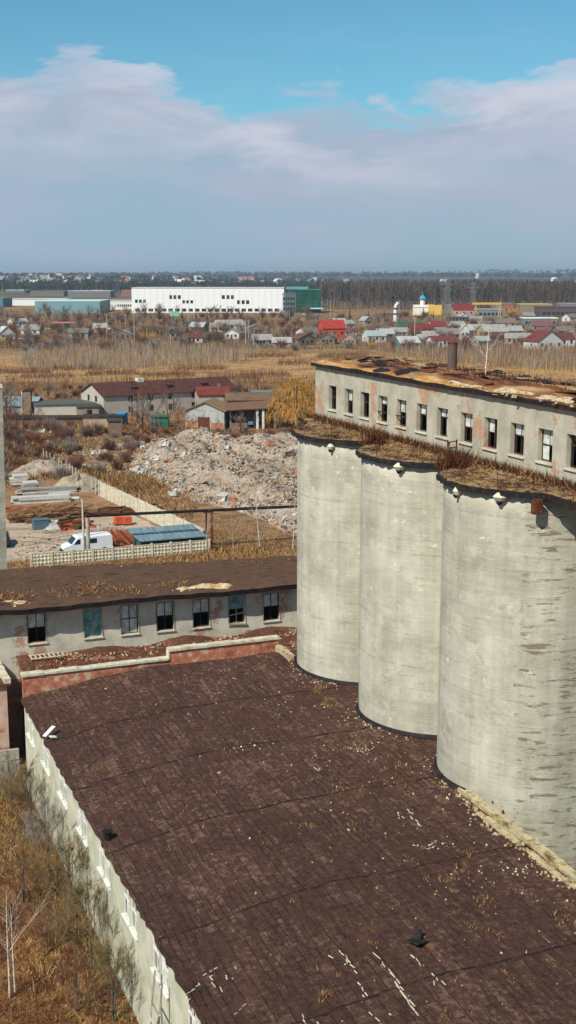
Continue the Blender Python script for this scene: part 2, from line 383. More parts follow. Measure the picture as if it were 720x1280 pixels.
depth = W.math('ADD', W.math('MULTIPLY', W.math('SUBTRACT', top, sz), 8.0), W.math('MULTIPLY', W.math('SUBTRACT', n1, .5), .5))
ccol = W.ramp(depth, [(0.0, wl(190, 198, 216)), (.3, wl(174, 184, 205)), (.65, wl(166, 184, 203)), (1.0, wl(158, 186, 202))])
ccol = W.mix(W.ramp(soft, [(.4, 0.0), (.62, .6)]), ccol, wl(150, 182, 203))
n3 = W.noise(W.mapping(cvec, (1, 1.0, 1), (4.4, 1, 0)), 1.7, 9, .62, .6)
ccol = W.mix(W.math('MULTIPLY', W.ramp(n3, [(.44, 0.0), (.62, .85)]), W.ramp(depth, [(.05, 1.0), (.75, 0.0)])), ccol, wl(218, 216, 228))
ccol = W.mix(W.math('MULTIPLY', W.ramp(n2, [(.46, .0), (.62, .5)]), W.ramp(depth, [(.2, 0.0), (.4, 1.0)])), ccol, wl(178, 184, 206))
gaps = W.math('MULTIPLY', W.ramp(n3, [(.3, 1.0), (.42, 0.0)]), W.ramp(depth, [(.2, 1.0), (.5, 0.0)]))
cm = W.math('MULTIPLY', cm, W.math('SUBTRACT', 1.0, W.math('MULTIPLY', gaps, .75)))
skyc = W.mix(1.0, sky.outputs[0], (.5, .87, .89, 1), 'MULTIPLY')
SKYMIX = W.mix(cm, skyc, ccol)
W.link(SKYMIX, bg.inputs['Color'])
sd = bpy.data.lights.new('sun', 'SUN'); so = bpy.data.objects.new('sun', sd); COL.objects.link(so)
sd.energy = 4.3; sd.angle = radians(.5); sd.color = (1, .955, .86)
from mathutils import Vector
so.rotation_euler = Vector((sin(SUN_AZ) * cos(SUN_EL), cos(SUN_AZ) * cos(SUN_EL), sin(SUN_EL))).to_track_quat('Z', 'Y').to_euler()
so.location = (-40, -30, 90)

# ------------------------------------------------------------------ terrain
rng = random.Random(7)
def hn(x, y):
    return sin(x * .013 + 1.3) * cos(y * .011 + .4) + .5 * sin(x * .031 + y * .027) + .25 * sin(x * .09 - y * .07)
def camdist(x, y): return x * sin(YAW) + y * cos(YAW)
def terrain_z(x, y):
    dd = sqrt(x * x + y * y)
    z = 0
    if dd > 1400:
        k = min(1, (dd - 1400) / 6500)
        z = k * (26 + 7 * sin(x * .0011 + y * .0004) + 4 * sin(x * .0031 + 1) + 3 * sin(y * .002))
        a = atan2(x, y) - YAW
        z += min(1, (dd - 1400) / 1500) * 9 * max(0, min(1, (-a - .02) * 9)) * max(0, 1 - abs(dd - 3300) / 1900)
    return z
g = MB()
ax = sorted(set([-9000, -6500, -5000, -3800, -3000, -2400] + list(range(-1800, 3200, 200)) + [3600, 4200, 5000, 6000, 7200, 9000, 11500]))
ay = sorted(set([-3000, -1500, -600] + list(range(-200, 1400, 100)) + list(range(1400, 5000, 200)) + list(range(5000, 12001, 500))))
for j, y in enumerate(ay):
    for i, x in enumerate(ax): g.v.append((x, y, terrain_z(x, y)))
nx = len(ax)
for j in range(len(ay) - 1):
    for i in range(nx - 1):
        a = j * nx + i; g.f.append((a, a + 1, a + nx + 1, a + nx)); g.m.append(0)
tag(g.build('ground', M['ground'], smooth=True), kind='structure')

def sheet(name, pts, mat, z, kind='structure', label=None, jit=0, sub=6):
    "flat patch with an irregular outline"
    r = random.Random(len(pts) + int(pts[0][0])); poly = []
    for i in range(len(pts)):
        a, b = pts[i], pts[(i + 1) % len(pts)]
        for k in range(sub):
            t = k / sub
            poly.append((a[0] + (b[0] - a[0]) * t + r.uniform(-jit, jit), a[1] + (b[1] - a[1]) * t + r.uniform(-jit, jit), z))
    m = MB(); m.face(poly); o = m.build(name, mat); tag(o, label, kind=kind); return o
def P(*q): return [gp(*a) for a in q]
mt = NT('field_straw'); cc = mt.coord(); f1 = mt.noise(mt.mapping(cc, (1, 1.6, 1)), .05, 7, .7); f2 = mt.noise(cc, .8, 5, .7)
M['field'] = mt.out(mt.mix(mt.ramp(f2, [(.4, .5), (.6, 0.0)]), mt.ramp(f1, [(.34, lin(104, 76, 50)), (.44, lin(150, 114, 74)), (.54, lin(196, 156, 100)), (.63, lin(150, 104, 64)), (.72, lin(116, 84, 56))]), lin(128, 96, 62)), f2, .6, .3)
M['soil'] = simple('ploughed_soil', [(96, 52, 38), (120, 70, 50), (138, 90, 62)], .12, (1, 2, 1), .5, .2)
M['yard'] = simple('yard_dirt', [(104, 74, 54), (150, 124, 98), (184, 166, 144), (170, 142, 116), (196, 182, 164)], .12, (1, 1.6, 1), .3, .1, detail=9, nr=.7)
M['road'] = simple('asphalt', [(120, 114, 106), (146, 140, 132)], .1)
sheet('field', P((-160, 478), (900, 474), (900, 448), (560, 447), (300, 440), (100, 442), (-160, 452)), M['field'], .008, jit=6, sub=10)
sheet('brown_soil', P((-200, 640), (60, 640), (240, 690), (450, 690), (450, 500), (300, 488), (-200, 495)), simple('brown_soil', [(84, 56, 38), (126, 90, 62), (156, 120, 86), (108, 86, 54), (146, 108, 74)], .14, (1, 1, 1), .7, .2, detail=9, nr=.75), .004, jit=3, sub=8)
sheet('yard', P((-60, 706), (262, 686), (250, 676), (190, 655), (140, 636), (100, 640), (-60, 640)), M['yard'], .008, jit=.5)
sheet('road', P((25, 441), (40, 441), (62, 428), (55, 427)), M['road'], .02, jit=.2)
sheet('road', P((-100, 412), (860, 411), (860, 409.4), (-100, 410.4)), M['road'], .02, jit=.3)

# ------------------------------------------------------------------ walls with openings, windows
def wall_with_holes(m, axis, plane, th, a0, a1, z0, z1, holes, mi=0):
    def bx(p, q, zl, zh):
        if q - p < 1e-4 or zh - zl < 1e-4: return
        if axis == 'X': m.box(plane, plane + th, p, q, zl, zh, mi)
        else: m.box(p, q, plane, plane + th, zl, zh, mi)
    cur = a0
    for (p, q, zl, zh) in sorted(holes):
        bx(cur, p, z0, z1); bx(p, q, z0, zl); bx(p, q, zh, z1); cur = q
    bx(cur, a1, z0, z1)
def window(root, axis, plane, p, q, zl, zh, style, r, sill=True, frame_mat=None, depth=.14):
    "a casement seen in an opening: frame with bars, panes left in it, a sill"
    fm = frame_mat or M['woodgrey']
    m = MB(); t = .07; d0 = plane + depth; d1 = d0 + .07
    def bx(mm, a, b, c, e, dd0=d0, dd1=d1, mi=0):
        if axis == 'X': mm.box(dd0, dd1, a, b, c, e, mi)
        else: mm.box(a, b, dd0, dd1, c, e, mi)
    bx(m, p, p + t, zl, zh); bx(m, q - t, q, zl, zh); bx(m, p + t, q - t, zl, zl + t); bx(m, p + t, q - t, zh - t, zh)
    zt = zl + (zh - zl) * style.get('transom', .62); c = (p + q) / 2
    if style.get('bar', True): bx(m, p + t, q - t, zt - .035, zt + .035, d0 + .003, d1 - .003)
    if style.get('mull', True): bx(m, c - .03, c + .03, zl + t, zh - t, d0 + .006, d1 - .006)
    o = wbuild(m, 'window', fm, root)
    g_ = MB(); k = 0
    for (a, b) in ((p + t, c - .03), (c + .03, q - t)):
        for (zz0, zz1) in ((zl + t, zt - .035), (zt + .035, zh - t)):
            up = zz0 > zt - .1
            if r.random() < (style['up'] if up else style['lo']):
                bx(g_, a, b, zz0, zz1, d0 + .025, d0 + .035, 0); k += 1
    if k: wbuild(g_, 'pane', style.get('glass', M['glass']), root, sub=o)
    if style.get('loose'):
        l = MB()
        if axis == 'Y': l.obox((c, plane - .05, zl + .75), (q - p - .1, .05, .08), 0, tilt=-.12); l.obox((c, plane - .12, zl + .02), (q - p + .1, .06, .1), 0, tilt=.1)
        else: l.obox((plane - .05, c, zl + .6), (.05, q - p - .1, .07), 0)
        wbuild(l, 'loose_board', fm, root, sub=o)
    if sill:
        s_ = MB(); e = .08
        if axis == 'X': s_.box(plane - .1, plane + depth - .01, p - e, q + e, zl - .09, zl - .012)
        else: s_.box(p - e, q + e, plane - .1, plane + depth - .01, zl - .09, zl - .012)
        wbuild(s_, 'sill', style.get('sillmat', M['coping']), root, sub=o)
    return o

# ------------------------------------------------------------------ foreground workshop with the big flat roof
XL, XR, Y0, Y1 = 11.75, 28.35, 14.0, 72.6
SX, SY, SR = 32.5, (68.0, 58.8, 49.6), 4.5
low = thing('workshop_building', 'long low workshop with a huge brown patched bitumen roof at the foot of the silos', 'building', (XL, 40, 0))
m = MB(); holes = []
pairs = [57.4 - 4.62 * k for k in range(-3, 9)]
for c_ in pairs:
    for dd in (.0, -1.25):
        holes.append((c_ + dd - .48, c_ + dd + .48, 3.95, 5.45))
holes = [h for h in holes if h[1] < 72.2]
wall_with_holes(m, 'X', XL, .35, Y0, Y1, 0, 5.8, holes)
m.box(XL + .35, XR, Y0, Y0 + .35, 0, 5.9)
m.box(XR - .3, XR - .01, Y0 + .35, 49, 0, 6.6)
wbuild(m, 'wall', M['left_wall'], low)
m = MB(); m.box(XL + .35, XR - .5, Y1 + .0, Y1 + .3, 0, 6.0); wbuild(m, 'end_wall', M['oldbrick'], low)
for i, (p, q, zl, zh) in enumerate(holes):
    if q < 30: continue
    window(low, 'X', XL, p, q, zl, zh, dict(up=.5, lo=.5, transom=.6, glass=M['glass'], sillmat=M['white']), rng, True, M['white'], .03)
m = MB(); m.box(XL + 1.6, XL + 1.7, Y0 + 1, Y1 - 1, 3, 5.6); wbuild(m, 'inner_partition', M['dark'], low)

def roof_z(x):
    t = max(0, min(1, (x - XL) / 7.6)); return 6.0 + 1.0 * (t * (1.55 - .55 * t)) if t < 1 else 7.0
def rz2(x, y):
    return roof_z(x) + .035 * sin(x * 1.7 + y * .6) * sin(y * .9) + .03 * sin(x * .7 - y * 1.3)
m = MB(); xs = [XL - .25 + i * .4 for i in range(60)]; xs = [x for x in xs if x < XR + 3.4]
rr_ = random.Random(3)
ys = [Y0 - .2 + i * .4 for i in range(int((Y1 - Y0 + .2) / .4) + 1)]
for y in ys:
    for i, x in enumerate(xs):
        m.v.append((x + (rr_.uniform(-.09, .05) if i == 0 else 0), y, rz2(x, y)))
n_ = len(xs)
for j in range(len(ys) - 1):
    for i in range(n_ - 1):
        if xs[i] > XR - .6 and ys[j] < 49.6: continue
        a = j * n_ + i; m.f.append((a, a + 1, a + n_ + 1, a + n_)); m.m.append(0)
# thickness along the left eave
for j in range(len(ys) - 1):
    a, b = m.v[j * n_], m.v[(j + 1) * n_]
    m.face([a, b, (b[0] + .02, b[1], b[2] - .16), (a[0] + .02, a[1], a[2] - .16)])
    m.face([(a[0] + .02, a[1], a[2] - .16), (b[0] + .02, b[1], b[2] - .16), (XL + .1, b[1], b[2] - .16), (XL + .1, a[1], a[2] - .16)])
roof = wbuild(m, 'roof', M['roof'], low, smooth=True)
# tarred expansion joints across the roof
for yj in (34.9, 42.45, 50.4, 57.6, 64.4, 27):
    m = MB(); pr = None; lo_, hi_ = [], []
    x = XL - .2
    while x < (28.0 if yj < 50 else 29.2):
        jy = yj + .05 * sin(x * .9 + yj) + rr_.uniform(-.07, .07); wd = .004 if rr_.random() < .25 else .02 + .07 * rr_.random() ** 2
        z = rz2(x, jy)
        lo_.append((x, jy - wd, z + .008)); hi_.append((x, jy + wd, z + .03)); x += .28
    for i in range(len(lo_) - 1):
        m.face([lo_[i], lo_[i + 1], hi_[i + 1], hi_[i]])
        m.face([hi_[i], hi_[i + 1], (hi_[i+1][0], hi_[i+1][1] + .04, hi_[i+1][2] - .06), (hi_[i][0], hi_[i][1] + .04, hi_[i][2] - .06)])
    wbuild(m, 'roof_joint', M['joint'], low, sub=roof)
# end parapet (red brick, stepped) and its return towards the first silo
m = MB(); m.box(XL - .02, 20.9, Y1, Y1 + .38, 5.75, 7.2); m.box(20.9, 28.2, Y1, Y1 + .38, 5.75, 7.75)
par = wbuild(m, 'parapet', M['brick'], low)
def rough_strip(m, x0, x1, y0, y1, z0, z1, step, r, j=.03, along='X'):
    if along == 'X':
        x = x0
        while x < x1 - .01:
            e = min(x1, x + step * r.uniform(.7, 1.3)); m.box(x, e - .012, y0 - r.uniform(0, j), y1 + r.uniform(0, j), z0, z1 + r.uniform(-j, j)); x = e
    else:
        y = y0
        while y < y1 - .01:
            e = min(y1, y + step * r.uniform(.7, 1.3)); m.box(x0 - r.uniform(0, j), x1 + r.uniform(0, j), y, e - .012, z0, z1 + r.uniform(-j, j)); y = e
m = MB(); rough_strip(m, XL - .08, 20.82, Y1 - .08, Y1 + .46, 7.2, 7.34, 1.1, rr_); rough_strip(m, 20.84, 28.3, Y1 - .08, Y1 + .46, 7.75, 7.9, 1.1, rr_)
m.box(20.8, 20.89, Y1 - .05, Y1 + .43, 7.2, 7.75)
wbuild(m, 'coping', M['coping'], low, sub=par)
m = MB(); rough_strip(m, 28.0, 28.34, 70.2, 72.5, 6.9, 7.35, .7, rr_, .05, 'Y'); wbuild(m, 'parapet_return', M['gutter'], low)
m = MB(); rough_strip(m, 27.98, 28.33, 20.0, 48.6, 6.7, 7.16, .8, rr_, .05, 'Y'); rough_strip(m, 27.5, 27.72, 20.0, 48.2, 6.7, 7.04, .9, rr_, .06, 'Y')
wbuild(m, 'roof_kerb', M['gutter'], low)
# litter on the roof
m = MB(); r = random.Random(11)
for i in range(900):
    x = XR - abs(r.gauss(0, 5.5)) - .5; y = r.uniform(26, 71)
    if x < XL + .3: continue
    if any((x - SX) ** 2 + (y - q) ** 2 < 4.7 ** 2 for q in SY): continue
    s_ = abs(r.gauss(0, .022)) + .014; m.chunk((x, y, rz2(x, y) + s_ * .3), s_, r, r.choice([0, 1, 1, 2, 2]))
for i in range(420):
    y = r.uniform(26, 48.3); s_ = r.uniform(.03, .1); x = 27.8 - abs(r.gauss(0, .35)); m.chunk((x, y, rz2(x, y) + s_ * .3), s_, r, 1)
for q in SY:
    for i in range(60):
        a = r.uniform(1.6, 4.6); rad = 4.55 + abs(r.gauss(0, .3)); x = SX + cos(a) * rad; y = q + sin(a) * rad
        if x < XR + .8: s_ = r.uniform(.03, .09); m.chunk((x, y, rz2(x, y) + .02), s_, r, 1)
tag(m.build('rubble', [M['coping'], M['gutter'], M['joint']], off=(20, 40, 7)), 'small white chips and mortar crumbs strewn over the brown roof', 'rubble', kind='stuff')
m = MB(); r = random.Random(12)
def flake(m, x, y, l, a, wd=.07):
    m.obox((x, y, rz2(x, y) + .05), (l, wd, .03), a)
for (px, py, l, a) in ((520, 1028, .9, 2.2), (500, 1020, .6, 2.15), (512, 1015, .5, 2.2), (268, 1205, .9, 1.9), (262, 1190, .5, .3), (240, 1208, .6, .5), (284, 1200, .3, 1.7), (480, 1205, 1.3, 2.1), (506, 1240, 1.3, 2.05), (516, 1258, .8, 2.1), (496, 1225, .9, 2.0), (548, 1225, .7, 2.1), (440, 1205, .8, 2.0), (455, 1230, .7, 2.1), (402, 1272, .8, 2.2), (472, 1268, .9, 2.0), (540, 1055, .5, .4), (396, 962, .4, 2.2), (272, 867, .3, .2), (300, 1236, .5, .5), (428, 1190, .5, 2.1), (520, 1200, .6, 2.1), (384, 1265, .5, 2.1)):
    x, y = gp(px, py, 7.0)
    a = 1.57 if a > 1 else a
    for q_ in range(3): flake(m, x + cos(a) * (q_ - 1) * l * .45 + r.gauss(0, .04), y + sin(a) * (q_ - 1) * l * .45, l * r.uniform(.2, .45), a + r.gauss(0, .1), r.uniform(.015, .045))
    if r.random() < .6: flake(m, x + r.uniform(-.5, .5), y + r.uniform(-.5, .5), r.uniform(.1, .25), a + r.uniform(-.4, .4), .03)
tag(m.build('splinters', M['coping'], off=(20, 40, 7)), 'loose white splinters of flaked board lying on the brown roof', 'debris', kind='stuff')
def tuft(m, x, y, z, n, h, sp, r, ms, w=.03, lean=.8):
    for k in range(n):
        a = r.random() * 6.28; q = sp * r.random() ** .7
        m.blade((x + cos(a) * q, y + sin(a) * q, z - .02), h * r.uniform(.4, 1.1), w, r, lean, r.choice(ms))
m = MB(); r = random.Random(13)
for i in range(150):
    x = r.uniform(XL + .5, 27.5); y = r.uniform(30, 71.5)
    tuft(m, x, y, rz2(x, y), r.randint(6, 26), .2, r.uniform(.1, .38), r, [0, 1, 1, 2, 3], .025)
for (px, py, n) in ((405, 880, 200), (398, 860, 120), (545, 955, 60), (450, 928, 60), (585, 1080, 70), (560, 1100, 60), (625, 1165, 70), (605, 1128, 60), (440, 1035, 70), (425, 990, 60), (230, 855, 60), (410, 1230, 60), (500, 960, 60), (270, 1020, 50), (116, 902, 60), (640, 1120, 50), (700, 1150, 60)):
    x, y = gp(px, py, 7); 
    for k in range(5): tuft(m, x + r.gauss(0, .45), y + r.gauss(0, .4), rz2(x, y), n // 6, .22, .3, r, [0, 1, 2], .03)
tag(m.build('dry_grass', GR, off=(20, 40, 7)), 'dry straw tufts rooted in the cracks of the brown roof', 'grass', kind='stuff')
m = MB(); r = random.Random(17)
for (px, py, n, sx_) in ((570, 955, 90, .8), (520, 915, 60, .7), (590, 962, 70, .6), (500, 905, 60, .5), (475, 905, 50, .5), (460, 880, 60, .6), (400, 850, 60, .7), (450, 935, 40, .5), (300, 935, 14, .5), (540, 1055, 20, .6), (640, 1090, 30, .8)):
    x, y = gp(px, py, 7.0)
    for k in range(n):
        s_ = r.uniform(.015, .06); xx, yy = x + r.gauss(0, sx_), y + r.gauss(0, sx_ * .5)
        if any((xx - SX) ** 2 + (yy - q) ** 2 < 4.6 ** 2 for q in SY) or xx > 27.9: continue
        m.chunk((xx, yy, rz2(xx, yy) + s_ * .2), s_, r, r.choice([0, 0, 1, 2]))
tag(m.build('mortar_crumbs', [M['gutter'], M['coping'], M['white']], off=(25, 50, 7)), 'pale mortar crumbs spilled in patches on the roof near the silo feet', 'rubble', kind='stuff')
# a few bigger things on the roof
x, y = gp(522, 1180, 7.0); m = MB(); m.obox((x, y, 7.12), (.7, .5, .05), .5, tilt=.25); m.obox((x + .1, y + .25, 7.2), (.55, .3, .04), .9, tilt=-.5)
tag(m.build('metal_flap', M['tar'], off=(x, y, 7)), 'dark bent roofing flap curled up on the brown roof', 'roofing scrap')
x, y = 11.75, 65.2
m = MB(); m.obox((x + .1, y, 6.35), (.9, .25, .05), .7, tilt=-.35); m.obox((x + .2, y - .5, 6.2), (.35, .3, .05), .2, tilt=.2)
tag(m.build('gutter_piece', M['white'], off=(x, y, 6)), 'white bent piece of gutter sticking up at the roof edge', 'gutter')
x, y = gp(134, 1040, 6.4); m = MB(); m.tube((x, y, 6.1), (x, y, 6.4), .18, .18, 12); m.tube((x, y, 6.4), (x, y, 6.45), .24, .24, 12)  # black stub added in place of a flat black hole, no vent
tag(m.build('black_stub', M['tar'], off=(x, y, 6)), 'short black stub standing in for a dark hole near the left edge of the brown roof', 'dark hole')

# ------------------------------------------------------------------ silos
for k, yc in enumerate(SY):
    lab = ('farthest concrete silo, leftmost of the three, a narrow strip of field beside it', 'middle concrete silo standing between its two neighbours', 'nearest concrete silo with brown worn patches across its right side')[k]
    s = thing('concrete_silo', lab, 'silo', (SX, yc, 0), 0, 'row of three tall concrete silos')
    m = MB(); N = 72; prof = [0, 6, 7.0, 7.25, 12, 17, 20.6, 21.4]; rad = [4.47, 4.47, 4.47, 4.5, 4.5, 4.5, 4.5, 4.5]
    for z, q in zip(prof, rad):
        for i in range(N):
            a = 2 * pi * i / N; m.v.append((SX + cos(a) * q, yc + sin(a) * q, z))
    for j in range(len(prof) - 1):
        for i in range(N):
            i2 = (i + 1) % N; m.f.append((j*N+i, j*N+i2, (j+1)*N+i2, (j+1)*N+i)); m.m.append(0)
    m.f.append(tuple((len(prof)-1)*N + i for i in range(N))); m.m.append(0)
    wbuild(m, 'shell', M['silo'][k], s, smooth=False)
    for p in bpy.data.objects[s.children[0].name].data.polygons: p.use_smooth = len(p.vertices) == 4
    # tar-dark strip along the foot: contact shadow put in as colour
    m = MB()
    for i in range(30):
        a0 = 1.75 + i * .1; a1 = a0 + .1; q = 4.52
        pts = []
        if SX + cos(a0) * q > XR + 3 or yc + sin(a0) * q < 48.3: continue
        for a in (a0, a1): pts.append((SX + cos(a) * q, yc + sin(a) * q))
        o0 = (SX + cos(a0) * 4.68, yc + sin(a0) * 4.68); o1 = (SX + cos(a1) * 4.68, yc + sin(a1) * 4.68)
        m.face([(*pts[0], 7.2), (*pts[1], 7.2), (*o1, 7.03), (*o0, 7.03)])
    wbuild(m, 'foot_shadow', M['tar'], s)
    # drain spouts under the rim
    sp = ([(378, 554), (415, 559)], [(459, 579), (501, 584)], [(574, 615), (626, 622)])[k]
    for (px, py) in sp:
        best = None
        for i in range(400):
            a = pi * .55 + i * pi / 400 * 1.0; X_, Y_ = SX + cos(a) * 4.5, yc + sin(a) * 4.5
            rx, ry, rz = ray(px, py); e = abs(X_ * ry - Y_ * rx)
            if best is None or e < best[0]: best = (e, a, 31 + rz * Y_ / ry)
        _, a, z = best
        m = MB(); c0 = (SX + cos(a) * 4.45, yc + sin(a) * 4.45, z); c1 = (SX + cos(a) * 4.85, yc + sin(a) * 4.85, z - .08)
        cx_, cy_ = SX + cos(a) * 4.6, yc + sin(a) * 4.6; sz_ = .3 if px in (501, 626) else .2
        m.tube((cx_, cy_, z - .12), (cx_, cy_, z + .06), sz_ * .7, sz_ * 1.15, 9); m.tube((cx_, cy_, z + .06), (cx_, cy_, z + .26), sz_ * 1.15, sz_ * .5, 9)
        so_ = wbuild(m, 'drain_spout', M['coping'], s)
        m = MB(); m.tube((SX + cos(a) * 4.66, yc + sin(a) * 4.66, z - .22), (SX + cos(a) * 4.8, yc + sin(a) * 4.8, z - .12), sz_ * .4, sz_ * .3, 8)
        wbuild(m, 'spout_mouth', M['tar'], s, sub=so_)
    if k == 2:
        m = MB(); m.box(29.5, 29.9, 45.3, 45.6, 20.75, 21.39); wbuild(m, 'bracket', M['rust'], s)

# ------------------------------------------------------------------ gallery over the silos
GX = 32.2; GY0, GY1 = 28.0, 76.0; GZ = 21.62; GT = 25.05
gal = thing('silo_gallery', 'grey plastered gallery house with a row of broken windows on top of the silos', 'building', (GX, 52, GZ))
# platform slab: follows the silo rims, straight beyond the last one
RR = SR + .3; r = random.Random(21); left = []
y = 71.6
while y > GY0 - 1:
    x = 30.6
    for q in SY:
        if abs(y - q) < RR: x = min(x, SX - sqrt(RR * RR - (y - q) ** 2))
    if y < 49.6: x = min(x, 29.95) if y < 46.5 else x
    left.append((x + r.uniform(-.05, .12), y)); y -= .15
poly = [(38.6, GY0 - 1), (38.6, 76.6), (31.2, 76.6), (30.6, 73.6), (30.0, 72.6)] + left
m = MB(); m.prism(poly, 21.4, GZ - .005, 0, 0)
slab = wbuild(m, 'platform', M['tar'], gal)
m = MB(); m.prism([(x + .12 if i > 4 else (x - .12 if x > 38 else x + .1), y) for i, (x, y) in enumerate(poly)], GZ - .004, GZ + .02, 1, 0)
wbuild(m, 'screed', [simple('mossy_screed', [(34, 24, 18), (110, 78, 48), (170, 138, 94), (60, 40, 28), (132, 98, 60), (186, 162, 122)], 1.1, (1,1,1), .8, .08), M['tar']], gal, sub=slab)
# walls
wins = [(411, 420), (431, 441), (451, 461), (473, 484), (496, 508), (521, 534), (547, 560), (577, 591), (607, 622), (640, 656), (675, 692)]
def onX(px, py, X):
    a = ray(px, py); t = X / a[0]; return a[1] * t
gh = []
for (a, b) in wins:
    c_ = (onX(a, 500, GX) + onX(b, 500, GX)) / 2; gh.append((c_ - .61, c_ + .61, 22.42, 23.95))
c_ = 48.8 - 2.35
while c_ > GY0 + 1: gh.append((c_ - .61, c_ + .61, 22.42, 23.95)); c_ -= 2.35
m = MB(); wall_with_holes(m, 'X', GX, .4, GY0, GY1, GZ, GT, gh)
bh = [(a, b, zl, zh) for (a, b, zl, zh) in gh]
wall_with_holes(m, 'X', 37.6, .4, GY0, GY1, GZ, GT, bh)
m.box(GX + .4, 37.6, GY1 - .4, GY1, GZ, GT); m.box(GX + .4, 37.6, GY0, GY0 + .4, GZ, GT)
wbuild(m, 'wall', M['gallery'], gal)
r = random.Random(5)
for (p, q, zl, zh) in gh:
    if p > 38: window(gal, 'X', GX, p, q, zl, zh, dict(up=.6, lo=r.choice([.05, .35]), transom=r.choice([.66, .6, .5]), bar=r.random() < .85, mull=r.random() < .85, loose=r.random() < .25), r, True, M['wooddark'], .24)
m = MB(); 
for yy in range(31, 76, 4): m.box(GX + .4, 37.6, yy, yy + .15, GZ + .03, 22.4)
m.box(GX + .42, 37.58, GY0 + .42, GY1 - .42, GZ + .02, GZ + .03)
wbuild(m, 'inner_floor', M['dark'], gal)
# roof: slab with tar edge, moss, torn felt and insulation heaps
m = MB(); nxr, nyr = 22, 170; r = random.Random(31)
for j in range(nyr + 1):
    for i in range(nxr + 1):
        x = GX - .22 + (38.3 - GX + .22) * i / nxr; y = GY0 - .2 + (GY1 + .4 - GY0) * j / nyr
        z = GT + .22 + .3 * sin(pi * i / nxr) + .05 * sin(x * 2.1 + y * 1.1) * sin(y * .7)
        if i == 0: x += r.uniform(-.04, .06)
        m.v.append((x, y, z))
for j in range(nyr):
    for i in range(nxr):
        a = j * (nxr + 1) + i; m.f.append((a, a + 1, a + nxr + 2, a + nxr + 1)); m.m.append(0)
for j in range(nyr):
    for i in (0, nxr):
        a, b = m.v[j * (nxr + 1) + i], m.v[(j + 1) * (nxr + 1) + i]
        m.face([a, b, (b[0], b[1], GT - .02), (a[0], a[1], GT - .02)], 1)
for j in (0, nyr):
    for i in range(nxr):
        a, b = m.v[j * (nxr + 1) + i], m.v[j * (nxr + 1) + i + 1]
        m.face([a, b, (b[0], b[1], GT - .02), (a[0], a[1], GT - .02)], 1)
m.face([(GX - .22, GY0 - .2, GT - .02), (38.3, GY0 - .2, GT - .02), (38.3, GY1 + .2, GT - .02), (GX - .22, GY1 + .2, GT - .02)], 1)
t = NT('torn_roof'); c = t.mapping(t.coord(), (1, .28, 1)); nn = t.noise(c, .75, 8, .68, .5); n2 = t.noise(t.mapping(t.coord(), (1, .5, 1), (5, 5, 0)), .5, 7, .7)
col = t.ramp(nn, [(.36, lin(34, 24, 22)), (.43, lin(98, 58, 36)), (.52, lin(138, 90, 56)), (.6, lin(178, 146, 98))])
ox = t.sep(t.coord())
om = t.math('MULTIPLY', t.ramp(t.math('ADD', t.math('MULTIPLY', ox[0], .5), t.math('MULTIPLY', n2, .9)), [(.55, 1.0), (.85, 0.0)]), t.ramp(t.math('DIVIDE', t.math('ADD', ox[1], 24), 48), [(.52, .12), (.66, 1.0)]))
col = t.mix(om, col, t.ramp(nn, [(.34, lin(140, 86, 40)), (.5, lin(186, 132, 66)), (.62, lin(206, 172, 116))]))
M['torn_roof'] = t.out(col, t.math('ADD', nn, n2), .8, .15)
groof = wbuild(m, 'roof', [M['torn_roof'], M['tar']], gal)
r = random.Random(34); mfl = MB()
for i in range(80):
    x, y = GX + r.uniform(.0, 5.6), r.uniform(GY0, 75)
    mfl.obox((x, y, GT + .27 + .3 * sin(pi * (x - GX + .2) / 6.3)), (r.uniform(.2, .9), r.uniform(.3, 1.8), .04), r.uniform(-.4, .4), r.choice([0, 0, 0, 1, 2]), tilt=r.gauss(0, .14), roll=r.gauss(0, .08))
tag(wbuild(mfl, 'torn_felt', [M['tar'], simple('pale_felt', [(130, 104, 74), (196, 176, 140)], 2), M['rust']], gal, sub=groof), kind='stuff')
def heap(m, cx, cy, z, rx, ry, h, r, mi=0, n=14, bits=20):
    b = len(m.v); rings = 4
    m.v.append((cx, cy, z + h))
    for k in range(1, rings + 1):
        for i in range(n):
            a = 2 * pi * i / n; q = k / rings * r.uniform(.85, 1.12)
            m.v.append((cx + cos(a) * rx * q, cy + sin(a) * ry * q, z - (.05 if k == rings else 0) + h * (1 - (k / rings) ** 1.6) * r.uniform(.65, 1.2)))
    for i in range(n): m.f.append((b, b + 1 + i, b + 1 + (i + 1) % n)); m.m.append(mi)
    for k in range(rings - 1):
        for i in range(n):
            a = b + 1 + k * n; m.f.append((a + i, a + n + i, a + n + (i + 1) % n, a + (i + 1) % n)); m.m.append(mi)
    for i in range(bits):
        m.chunk((cx + r.gauss(0, rx * .6), cy + r.gauss(0, ry * .6), z + .05), r.uniform(.05, .16), r, mi)
m = MB(); r = random.Random(32)
zt = GT + .24; INS = simple('pale_insulation', [(110, 80, 54), (176, 152, 112), (206, 190, 158), (150, 110, 70), (196, 176, 140)], 2.6, (1, .7, 1), .9, .12)
for (px, py, rx, ry, h) in ((408, 456, .5, 1.0, .2), (572, 478, .5, 1.5, .25), (600, 486, .35, 1.3, .2), (640, 492, .7, 2.2, .35), (662, 497, .6, 1.6, .3), (690, 498, .6, 1.3, .3), (712, 503, .7, 1.8, .35), (585, 480, .3, 1.0, .18)):
    y = onX(px, py, GX + .55); m = MB(); heap(m, GX + .4, y, zt - .06, rx * .9, ry * .9, h * .8, r, 0, 16, 30); wbuild(m, 'torn_insulation', INS, gal, sub=groof)
